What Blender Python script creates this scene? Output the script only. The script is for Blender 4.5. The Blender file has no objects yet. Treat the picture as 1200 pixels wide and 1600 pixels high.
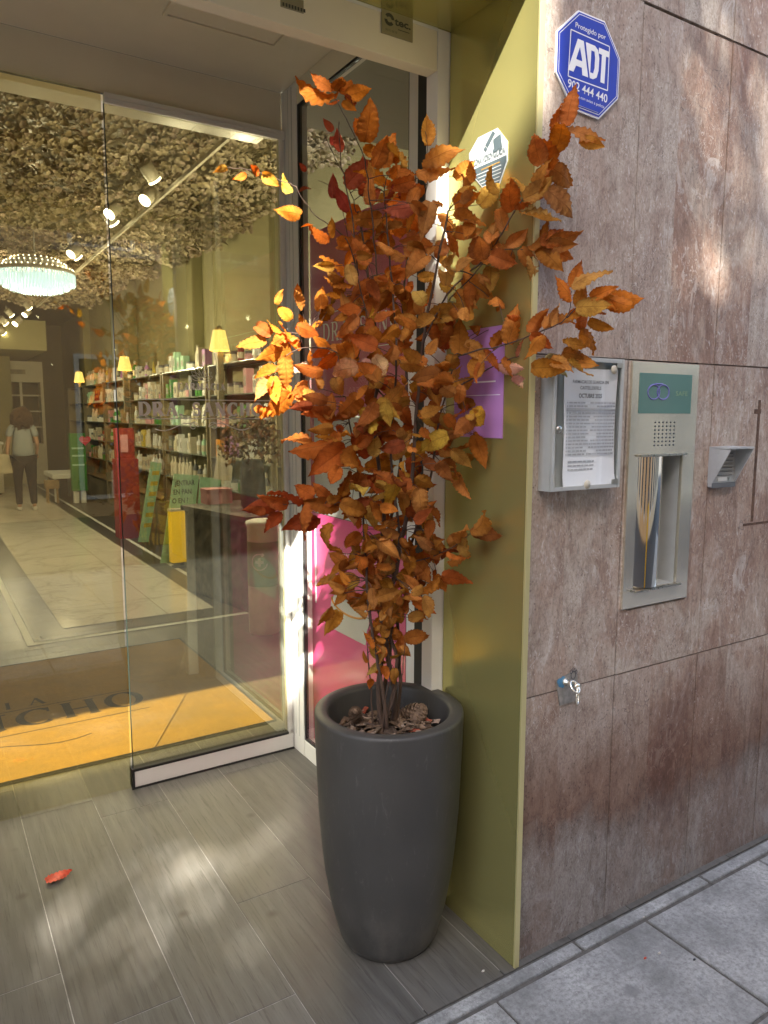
import bpy, bmesh, math, random
from mathutils import Vector, Matrix, noise
random.seed(7)
PI = math.pi
R = math.radians
S = bpy.context.scene
C = S.collection

# ------------------------------------------------------------------ camera
FPX, YAW, PITCH, ROLL, EYE = 1158.7, 0.559617, 0.130196, 0.0019, 1.55
_f = Vector((math.sin(YAW)*math.cos(PITCH), math.cos(YAW)*math.cos(PITCH), -math.sin(PITCH)))
_r0 = Vector((math.cos(YAW), -math.sin(YAW), 0)); _u0 = _r0.cross(_f)
_r = _r0*math.cos(ROLL)+_u0*math.sin(ROLL); _u = _u0*math.cos(ROLL)-_r0*math.sin(ROLL)
cam_d = bpy.data.cameras.new('camera'); cam = bpy.data.objects.new('camera', cam_d); C.objects.link(cam)
cam_d.sensor_fit = 'VERTICAL'; cam_d.sensor_height = 36; cam_d.lens = 36*FPX/1600
cam_d.clip_start = .05; cam_d.clip_end = 500
M3 = Matrix((_r, _u, -_f)).transposed()
cam.matrix_world = Matrix.Translation((0, 0, EYE)) @ M3.to_4x4()
S.camera = cam

def at(px, py, axis, val):
    """the point of the plane axis = val that the photograph shows at (px, py)"""
    d = _r*(px-600)-_u*(py-800)+_f*FPX
    o = Vector((0, 0, EYE)); t = (val-o[axis])/d[axis]
    return o+d*t

# ------------------------------------------------------------------ light
SUN = Vector((.56, 1, -1.03)).normalized()
el = math.asin(-SUN.z); az = math.atan2(-SUN.x, -SUN.y)     # azimuth of the sun itself
W = bpy.data.worlds.new('World'); S.world = W; W.use_nodes = True
nt = W.node_tree; nt.nodes.clear()
sky = nt.nodes.new('ShaderNodeTexSky'); sky.sky_type = 'NISHITA'; sky.sun_disc = False
sky.sun_elevation = el; sky.sun_rotation = az; sky.air_density = .8; sky.dust_density = 2.6; sky.ozone_density = .5
bg = nt.nodes.new('ShaderNodeBackground'); bg.inputs[1].default_value = .10
wo = nt.nodes.new('ShaderNodeOutputWorld')
nt.links.new(sky.outputs[0], bg.inputs[0]); nt.links.new(bg.outputs[0], wo.inputs[0])
sl = bpy.data.lights.new('sun', 'SUN'); sl.energy = 5.0; sl.angle = R(.55); sl.color = (1, .94, .84)
so = bpy.data.objects.new('sun', sl); C.objects.link(so)
so.rotation_euler = SUN.to_track_quat('-Z', 'Y').to_euler(); so.location = (-4, -8, 12)
S.view_settings.view_transform = 'Standard'; S.view_settings.look = 'None'
S.view_settings.exposure = 2.85; S.view_settings.gamma = 1
cy = S.cycles
cy.use_denoising = True; cy.caustics_reflective = True; cy.caustics_refractive = False; cy.blur_glossy = .5
cy.max_bounces = 10; cy.diffuse_bounces = 4; cy.glossy_bounces = 5; cy.transparent_max_bounces = 24
cy.sample_clamp_indirect = 6

# ------------------------------------------------------------------ materials
class N:
    def __init__(s, name):
        s.m = bpy.data.materials.new(name); s.m.use_nodes = True; s.t = s.m.node_tree
        s.b = s.t.nodes['Principled BSDF']; s.out = s.t.nodes['Material Output']
    def n(s, kind, **kw):
        x = s.t.nodes.new('ShaderNode'+kind)
        for k, v in kw.items():
            if k.startswith('i_'):
                k = k[2:]; k = int(k) if k.isdigit() else k.replace('_', ' ')
                x.inputs[k].default_value = v
            else: setattr(x, k, v)
        return x
    def l(s, a, b): s.t.links.new(a, b)
    def coord(s, scale=(1, 1, 1), kind='Object'):
        c = s.n('TexCoord'); m = s.n('Mapping'); m.inputs['Scale'].default_value = scale
        s.l(c.outputs[kind], m.inputs[0]); return m.outputs[0]
    def noise(s, scale, detail=5, stretch=(1, 1, 1), rough=.55, dist=0):
        x = s.n('TexNoise'); x.inputs['Scale'].default_value = scale; x.inputs['Detail'].default_value = detail
        x.inputs['Roughness'].default_value = rough; x.inputs['Distortion'].default_value = dist
        s.l(s.coord(stretch), x.inputs['Vector']); return x.outputs['Fac']
    def ramp(s, fac, stops):
        x = s.n('ValToRGB'); e = x.color_ramp.elements
        while len(e) < len(stops): e.new(.5)
        for i, (p, c) in enumerate(stops):
            e[i].position = p; e[i].color = (c, c, c, 1) if isinstance(c, (int, float)) else (*c, 1)
        s.l(fac, x.inputs[0]); return x.outputs[0]
    def mix(s, f, a, b, mode='MIX'):
        x = s.n('Mix', data_type='RGBA', blend_type=mode)
        for k, v in ((0, f), (6, a), (7, b)):
            if isinstance(v, (int, float)): x.inputs[k].default_value = v if k == 0 else (v, v, v, 1)
            elif isinstance(v, tuple): x.inputs[k].default_value = (*v, 1)
            else: s.l(v, x.inputs[k])
        return x.outputs[2]
    def math(s, op, a, b=0.0):
        x = s.n('Math', operation=op)
        for k, v in ((0, a), (1, b)):
            if isinstance(v, (int, float)): x.inputs[k].default_value = v
            else: s.l(v, x.inputs[k])
        return x.outputs[0]
    def base(s, c):
        if isinstance(c, tuple): s.b.inputs['Base Color'].default_value = (*c, 1)
        else: s.l(c, s.b.inputs['Base Color'])
    def rough(s, r):
        if isinstance(r, (int, float)): s.b.inputs['Roughness'].default_value = r
        else: s.l(r, s.b.inputs['Roughness'])
    def bump(s, h, strength=.3, dist=.01):
        x = s.n('Bump'); x.inputs['Strength'].default_value = strength; x.inputs['Distance'].default_value = dist
        s.l(h, x.inputs['Height']); s.l(x.outputs[0], s.b.inputs['Normal'])
    def set(s, **kw):
        for k, v in kw.items(): s.b.inputs[k.replace('_', ' ')].default_value = v

def simple(name, col, rough=.5, metal=0, var=.12, scale=14, bump=.0, stretch=(1, 1, 1), **kw):
    k = N(name); n_ = k.noise(scale, 4, stretch)
    d = tuple(c*(1-var) for c in col); u = tuple(min(1, c*(1+var)) for c in col)
    k.base(k.ramp(n_, [(.3, d), (.7, u)])); k.rough(k.ramp(n_, [(.2, max(0, rough-.05)), (.8, min(1, rough+.07))]))
    k.set(Metallic=metal, **kw)
    if bump: k.bump(k.noise(scale*4, 3, stretch), bump, .002)
    return k.m

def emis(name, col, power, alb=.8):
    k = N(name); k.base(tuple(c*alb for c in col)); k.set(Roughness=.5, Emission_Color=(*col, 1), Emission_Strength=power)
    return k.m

def glass(name, tint, ior=1.5, veil=.0):
    k = N(name); k.t.nodes.remove(k.b)
    g = k.n('NewGeometry'); dt = k.n('VectorMath', operation='DOT_PRODUCT'); k.l(g.outputs['Normal'], dt.inputs[0]); k.l(g.outputs['Incoming'], dt.inputs[1])
    f0 = ((ior-1)/(ior+1))**2*2.3
    fres = k.math('ADD', k.math('MULTIPLY', k.math('POWER', k.math('SUBTRACT', 1.0, k.math('ABSOLUTE', dt.outputs['Value'])), 5.0), 1-f0), f0)
    tr = k.n('BsdfTransparent'); tr.inputs[0].default_value = (*tint, 1)
    gl = k.n('BsdfGlossy'); gl.inputs['Roughness'].default_value = 0.0; gl.inputs[0].default_value = (.95, 1, .97, 1)
    df = k.n('BsdfDiffuse'); df.inputs[0].default_value = (.80, .82, .74, 1)
    md = k.n('MixShader'); k.l(k.ramp(k.noise(3, 6, rough=.7), [(.3, veil*.6), (.7, veil*1.4)]), md.inputs[0]); k.l(tr.outputs[0], md.inputs[1]); k.l(df.outputs[0], md.inputs[2])  # milky veil mixed into the glass, standing in for the haze of reflections
    mx = k.n('MixShader'); k.l(fres, mx.inputs[0]); k.l(md.outputs[0], mx.inputs[1]); k.l(gl.outputs[0], mx.inputs[2])
    k.l(mx.outputs[0], k.out.inputs[0]); return k.m

def m_wall():
    k = N('stone_cladding')
    sep = k.n('SeparateXYZ'); k.l(k.coord(), sep.inputs[0])
    X, Z = sep.outputs[0], sep.outputs[2]
    # one tone per slab
    cx_ = k.math('FLOOR', k.math('DIVIDE', k.math('SUBTRACT', X, 1.322), .393))
    cz_ = k.math('FLOOR', k.math('DIVIDE', k.math('ADD', Z, .145), .927))
    cv = k.n('CombineXYZ'); k.l(cx_, cv.inputs[0]); k.l(cz_, cv.inputs[1])
    wn = k.n('TexWhiteNoise', noise_dimensions='2D'); k.l(cv.outputs[0], wn.inputs[0])
    off = k.n('VectorMath', operation='SCALE'); k.l(wn.outputs['Color'], off.inputs[0]); off.inputs['Scale'].default_value = 7
    vec = k.n('VectorMath', operation='ADD'); k.l(k.coord(), vec.inputs[0]); k.l(off.outputs[0], vec.inputs[1])
    def nz(sc, det, st, rough=.6, dist=0.0):
        mp = k.n('Mapping'); mp.inputs['Scale'].default_value = st; k.l(vec.outputs[0], mp.inputs[0])
        x = k.n('TexNoise'); x.inputs['Scale'].default_value = sc; x.inputs['Detail'].default_value = det
        x.inputs['Roughness'].default_value = rough; x.inputs['Distortion'].default_value = dist
        k.l(mp.outputs[0], x.inputs[0]); return x.outputs['Fac']
    big = nz(3.4, 6, (1, 1, .6), .66, .7); grain = nz(26, 9, (1.3, 1, .6), .78, .9); fine = nz(170, 4, (1, 1, .6), .7)
    flow = nz(6.5, 8, (1.3, 1, .6), .72, 1.8)
    c = k.ramp(big, [(.32, (.20, .095, .062)), (.46, (.33, .215, .155)), (.55, (.41, .33, .265)), (.68, (.51, .455, .385))])
    c = k.mix(k.math('MULTIPLY', wn.outputs['Value'], .65), c, (.44, .375, .32))
    c = k.mix(k.ramp(grain, [(.36, .55), (.52, 0.0)]), c, (.14, .08, .058), 'MIX')
    c = k.mix(k.ramp(grain, [(.56, 0.0), (.72, .6)]), c, (.52, .46, .40))
    c = k.mix(k.ramp(flow, [(.52, 0.0), (.66, .6)]), c, (.52, .46, .41))
    c = k.mix(k.ramp(fine, [(.35, .35), (.55, 0.0)]), c, (.10, .07, .06))
    # pale fossil flecks and spatters
    vo = k.n('TexVoronoi'); vo.inputs['Scale'].default_value = 34
    mp = k.n('Mapping'); mp.inputs['Scale'].default_value = (1.2, 1, .55); k.l(vec.outputs[0], mp.inputs[0])
    nv = k.n('TexNoise'); nv.inputs['Scale'].default_value = 14; k.l(mp.outputs[0], nv.inputs[0])
    av = k.n('VectorMath', operation='ADD'); k.l(mp.outputs[0], av.inputs[0])
    sv = k.n('VectorMath', operation='SCALE'); k.l(nv.outputs['Color'], sv.inputs[0]); sv.inputs['Scale'].default_value = .12; k.l(sv.outputs[0], av.inputs[1])
    k.l(av.outputs[0], vo.inputs['Vector'])
    fleck = k.math('MULTIPLY', k.ramp(vo.outputs['Distance'], [(.10, 1.0), (.24, 0.0)]), k.ramp(nz(7, 3, (1, 1, .6)), [(.50, 0.0), (.60, 1.0)]))
    c = k.mix(k.math('MULTIPLY', fleck, .5), c, (.50, .46, .42))
    # dark wriggling veins
    vein = nz(5.5, 3, (1.3, 1, .8), .5, 2.4)
    c = k.mix(k.math('MULTIPLY', k.ramp(k.math('ABSOLUTE', k.math('SUBTRACT', vein, .5)), [(.0, 1.0), (.006, 0.0)]), k.ramp(nz(4, 2, (1, 1, 1)), [(.48, 0.0), (.6, .85)])), c, (.09, .075, .065))
    vein2 = nz(8, 2, (1, 1, .7), .5, 2.0)
    blot = nz(13, 5, (1, 1, .55), .75, 1.2)
    c = k.mix(k.math('MULTIPLY', k.ramp(blot, [(.575, 0.0), (.61, 1.0)]), k.ramp(nz(3.1, 2, (1, 1, 1)), [(.46, 0.0), (.58, .5)])), c, (.56, .52, .48))
    stk = nz(16, 6, (1.6, 1, .22), .7, .8)
    c = k.mix(k.ramp(stk, [(.36, .3), (.5, 0.0)]), c, (.13, .085, .065))
    c = k.mix(k.ramp(stk, [(.58, 0.0), (.74, .25)]), c, (.52, .45, .38))
    pit = k.n('TexVoronoi'); pit.inputs['Scale'].default_value = 75; k.l(av.outputs[0], pit.inputs['Vector'])
    c = k.mix(k.math('MULTIPLY', k.ramp(pit.outputs['Distance'], [(.12, .6), (.28, 0.0)]), k.ramp(nz(9, 4, (1, 1, .8), .7), [(.46, 0.0), (.58, 1.0)])), c, (.60, .56, .52))
    pit2 = k.n('TexVoronoi'); pit2.inputs['Scale'].default_value = 60; k.l(vec.outputs[0], pit2.inputs['Vector'])
    c = k.mix(k.math('MULTIPLY', k.ramp(pit2.outputs['Distance'], [(.10, .6), (.22, 0.0)]), k.ramp(nz(6, 4, (1, 1, .8), .7), [(.47, 0.0), (.57, 1.0)])), c, (.07, .045, .035))
    edge = nz(24, 2, (1.2, 1, .7), .5, 3.5)
    c = k.mix(k.math('MULTIPLY', k.ramp(k.math('ABSOLUTE', k.math('SUBTRACT', edge, .5)), [(.0, 1.0), (.012, 0.0)]), k.ramp(nz(3.3, 3, (1, 1, 1)), [(.46, 0.0), (.56, .75)])), c, (.10, .07, .055))
    edge2 = nz(19, 2, (1.2, 1, .7), .5, 3.5)
    c = k.mix(k.math('MULTIPLY', k.ramp(k.math('ABSOLUTE', k.math('SUBTRACT', edge2, .52)), [(.0, 1.0), (.014, 0.0)]), k.ramp(nz(4.1, 3, (1, 1, 1)), [(.50, 0.0), (.60, .8)])), c, (.62, .58, .53))
    # rising damp and street dirt: dark brown tide mark at half a metre, grey film below it
    wob = k.math('ADD', Z, k.math('MULTIPLY', k.math('SUBTRACT', nz(5, 6, (1, 1, .5), .7), .5), .42))
    c = k.mix(k.ramp(wob, [(.26, 0.0), (.38, .95), (.48, .85), (.78, 0.0)]), c, k.mix(1.0, c, (.44, .30, .24), 'MULTIPLY'))
    c = k.mix(k.ramp(wob, [(.08, .9), (.32, .8), (.42, 0.0)]), c, k.mix(1.0, c, (.50, .52, .56), 'MULTIPLY'))
    k.base(c); k.rough(k.ramp(grain, [(.3, .62), (.7, .48)]))
    k.bump(k.mix(.5, k.mix(.5, grain, fine), k.mix(.4, flow, fleck)), .8, .005)
    k.set(Specular_IOR_Level=.35)
    return k.m

def m_plank():
    k = N('wood_look_tile')
    at_ = k.n('Attribute', attribute_name='tone'); sp = k.n('SeparateColor'); k.l(at_.outputs['Color'], sp.inputs[0])
    off = k.n('VectorMath', operation='SCALE'); k.l(at_.outputs['Color'], off.inputs[0]); off.inputs['Scale'].default_value = 9
    vec = k.n('VectorMath', operation='ADD'); k.l(k.coord(), vec.inputs[0]); k.l(off.outputs[0], vec.inputs[1])
    def nz(sc, det, st, rough=.6, dist=0.0):
        mp = k.n('Mapping'); mp.inputs['Scale'].default_value = st; k.l(vec.outputs[0], mp.inputs[0])
        x = k.n('TexNoise'); x.inputs['Scale'].default_value = sc; x.inputs['Detail'].default_value = det
        x.inputs['Roughness'].default_value = rough; x.inputs['Distortion'].default_value = dist
        k.l(mp.outputs[0], x.inputs[0]); return x.outputs['Fac']
    wv = k.n('TexWave', wave_type='BANDS', bands_direction='X'); mp = k.n('Mapping'); mp.inputs['Scale'].default_value = (1, .22, 1)
    k.l(vec.outputs[0], mp.inputs[0]); k.l(mp.outputs[0], wv.inputs[0])
    wv.inputs['Scale'].default_value = 7; wv.inputs['Distortion'].default_value = 22; wv.inputs['Detail'].default_value = 5; wv.inputs['Detail Scale'].default_value = .35
    g = nz(60, 8, (1.6, .09, 1), .7); blot = nz(4.5, 5, (1, .6, 1), .65); cloud = nz(1.7, 3, (1, 1, 1))
    c = k.ramp(k.mix(.78, wv.outputs['Fac'], g), [(.25, (.058, .056, .051)), (.5, (.084, .082, .075)), (.72, (.118, .115, .105))])
    c = k.mix(k.ramp(blot, [(.34, .6), (.52, 0.0)]), c, (.070, .060, .050))
    c = k.mix(k.ramp(cloud, [(.45, 0.0), (.75, .35)]), c, (.19, .18, .155))
    c = k.mix(k.math('MULTIPLY', sp.outputs[0], .42), c, (.16, .15, .132))
    c = k.mix(k.math('MULTIPLY', sp.outputs[1], .40), c, (.075, .065, .053))
    c = k.mix(k.ramp(nz(90, 6, (1.4, .05, 1), .8), [(.38, .65), (.47, 0.0)]), c, (.045, .041, .035))
    kn = k.n('TexVoronoi'); kn.inputs['Scale'].default_value = 5.5; k.l(vec.outputs[0], kn.inputs['Vector'])
    c = k.mix(k.ramp(kn.outputs['Distance'], [(.03, .8), (.13, 0.0)]), c, (.045, .036, .03))
    k.base(c); k.rough(k.ramp(blot, [(.3, .36), (.7, .48)])); k.bump(k.mix(.5, g, wv.outputs['Fac']), .18, .0012)
    return k.m

def m_pave():
    k = N('concrete_paving')
    at_ = k.n('Attribute', attribute_name='tone'); sp = k.n('SeparateColor'); k.l(at_.outputs['Color'], sp.inputs[0])
    a = k.noise(5, 6, rough=.65); b = k.noise(70, 6, rough=.8); d = k.noise(2.2, 3)
    c = k.ramp(a, [(.30, (.13, .13, .12)), (.48, (.26, .262, .25)), (.68, (.42, .42, .40))])
    c = k.mix(k.ramp(b, [(.38, .75), (.56, 0.0)]), c, (.12, .118, .11))
    c = k.mix(k.ramp(k.noise(160, 3, rough=.8), [(.60, 0.0), (.70, .3)]), c, (.50, .49, .47))
    vo = k.n('TexVoronoi'); vo.inputs['Scale'].default_value = 8; k.l(k.coord((1, 1.1, 1)), vo.inputs['Vector'])
    c = k.mix(k.math('MULTIPLY', k.ramp(vo.outputs['Distance'], [(.13, .7), (.24, 0.0)]), k.ramp(d, [(.45, 0.0), (.55, 1.0)])), c, (.14, .138, .135))
    sp2 = k.n('TexVoronoi'); sp2.inputs['Scale'].default_value = 90; k.l(k.coord(), sp2.inputs['Vector'])
    c = k.mix(k.math('MULTIPLY', k.ramp(sp2.outputs['Distance'], [(.1, .8), (.2, 0.0)]), k.ramp(k.noise(11, 2), [(.58, 0.0), (.66, 1.0)])), c, (.55, .54, .52))
    c = k.mix(k.math('MULTIPLY', sp.outputs[0], .25), c, (.17, .17, .17))
    k.base(c); k.rough(.75); k.bump(k.mix(.6, a, b), .35, .004); return k.m

def m_marble():
    k = N('cream_marble')
    v = k.noise(1.1, 6, rough=.55, dist=1.2)
    c = k.ramp(k.math('ABSOLUTE', k.math('SUBTRACT', v, .5)), [(0.0, (.50, .45, .38)), (.006, (.62, .58, .5)), (.04, (.68, .64, .56))])
    br = k.n('TexBrick'); br.offset = 0; br.inputs['Scale'].default_value = 1; br.inputs['Brick Width'].default_value = .78; br.inputs['Row Height'].default_value = .78
    br.inputs['Mortar Size'].default_value = .003; br.inputs['Color1'].default_value = (1, 1, 1, 1); br.inputs['Color2'].default_value = (.93, .93, .93, 1); br.inputs['Mortar'].default_value = (.55, .5, .42, 1)
    k.l(k.coord(), br.inputs[0]); k.base(k.mix(1.0, c, br.outputs[0], 'MULTIPLY')); k.rough(.16); return k.m

def m_gold(name, base, rough, metal):
    k = N(name); g = k.noise(90, 3, (1, 1, .02)); h = k.noise(3, 3)
    c = k.ramp(g, [(.3, tuple(x*.985 for x in base)), (.7, tuple(x*1.01 for x in base))])
    sc = k.noise(60, 2, (1, .5, 1), .5, 3.0)
    k.base(k.mix(k.math('MULTIPLY', k.ramp(k.math('ABSOLUTE', k.math('SUBTRACT', sc, .5)), [(.0, 1.0), (.004, 0.0)]), k.ramp(k.noise(2.3, 2), [(.62, 0.0), (.66, .25)])), base, tuple(min(1, x*1.5) for x in base)))
    k.rough(rough); k.set(Metallic=metal)
    return k.m

def m_leaf():
    k = N('autumn_leaf')
    uv = k.n('UVMap', uv_map='leaf'); s = k.n('SeparateXYZ'); k.l(uv.outputs[0], s.inputs[0])
    U, V = s.outputs[0], s.outputs[1]
    au = k.math('ABSOLUTE', U)
    mid = k.ramp(au, [(.02, 1.0), (.07, 0.0)])
    ph = k.math('MULTIPLY', k.math('SUBTRACT', V, k.math('MULTIPLY', au, .32)), 9.0)
    fr = k.math('ABSOLUTE', k.math('SUBTRACT', k.math('FRACT', ph), .5))
    vein = k.ramp(fr, [(.40, 0.0), (.47, 1.0)])
    vv = k.math('MAXIMUM', mid, k.math('MULTIPLY', vein, .6))
    col = k.n('Attribute', attribute_name='leafcol').outputs['Color']
    blot = k.noise(45, 5, rough=.7)
    c = k.mix(k.ramp(blot, [(.35, .55), (.55, 0.0)]), col, k.mix(1.0, col, (.45, .33, .28), 'MULTIPLY'))
    c = k.mix(k.ramp(k.noise(19, 3), [(.5, 0.0), (.72, .35)]), c, k.mix(1.0, col, (1.5, 1.7, 1.4), 'MULTIPLY'))
    c = k.mix(k.ramp(au, [(.72, 0.0), (1.0, .38)]), c, (.10, .035, .012))
    c = k.mix(k.math('MULTIPLY', vv, .45), c, k.mix(1.0, col, (.42, .32, .3), 'MULTIPLY'))
    k.base(c); k.rough(.7); k.set(Specular_IOR_Level=.15)
    k.bump(k.math('SUBTRACT', k.math('MULTIPLY', blot, .4), vv), .6, .0022)
    tl = k.n('BsdfTranslucent'); k.l(k.mix(1.0, c, (1.3, .88, .5), 'MULTIPLY'), tl.inputs[0])
    mx = k.n('MixShader'); mx.inputs[0].default_value = .38
    k.l(k.b.outputs[0], mx.inputs[1]); k.l(tl.outputs[0], mx.inputs[2]); k.l(mx.outputs[0], k.out.inputs[0])
    return k.m

def m_attr(name, attr, rough=.5, var=.15, scale=30, bump=0.0):
    k = N(name); col = k.n('Attribute', attribute_name=attr).outputs['Color']
    k.base(k.mix(k.ramp(k.noise(scale, 4), [(.35, var*2), (.6, 0.0)]), col, k.mix(1.0, col, (.6, .6, .6), 'MULTIPLY'))); k.rough(rough)
    if bump: k.bump(k.noise(scale*3, 3), bump, .002)
    return k.m

def m_mat():
    k = N('coir_mat'); a = k.noise(420, 3, rough=.8); b = k.noise(3.5, 5, (1, 1.6, 1), .7); c3 = k.noise(40, 4, rough=.8)
    c = k.ramp(a, [(.3, (.22, .125, .035)), (.6, (.40, .25, .08)), (.8, (.50, .34, .13))])
    c = k.mix(k.ramp(b, [(.38, .55), (.6, 0.0)]), c, (.22, .155, .07))
    c = k.mix(k.ramp(c3, [(.4, .5), (.6, 0.0)]), c, (.24, .155, .06))
    k.base(c); k.rough(.95); k.bump(k.mix(.35, a, c3), .9, .005); k.set(Specular_IOR_Level=.1); return k.m

def m_pot():
    k = N('anthracite_planter_plastic'); a = k.noise(3, 5); sc = k.noise(38, 6, (1, 1, .25), .8, 1.0); du = k.noise(9, 6, (1, 1, .5), .75)
    c = k.ramp(a, [(.3, (.040, .039, .036)), (.7, (.052, .050, .046))])
    c = k.mix(k.ramp(sc, [(.58, 0.0), (.66, .5)]), c, (.11, .106, .098))
    sp = k.n('SeparateXYZ'); k.l(k.coord(), sp.inputs[0])
    c = k.mix(k.math('MULTIPLY', k.ramp(du, [(.38, 0.0), (.6, .8)]), k.ramp(sp.outputs[2], [(.0, 1.0), (.22, .12)])), c, (.13, .12, .105))
    k.base(c); k.rough(k.ramp(du, [(.35, .42), (.7, .6)])); k.bump(k.noise(220, 2), .08, .001); return k.m

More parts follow.
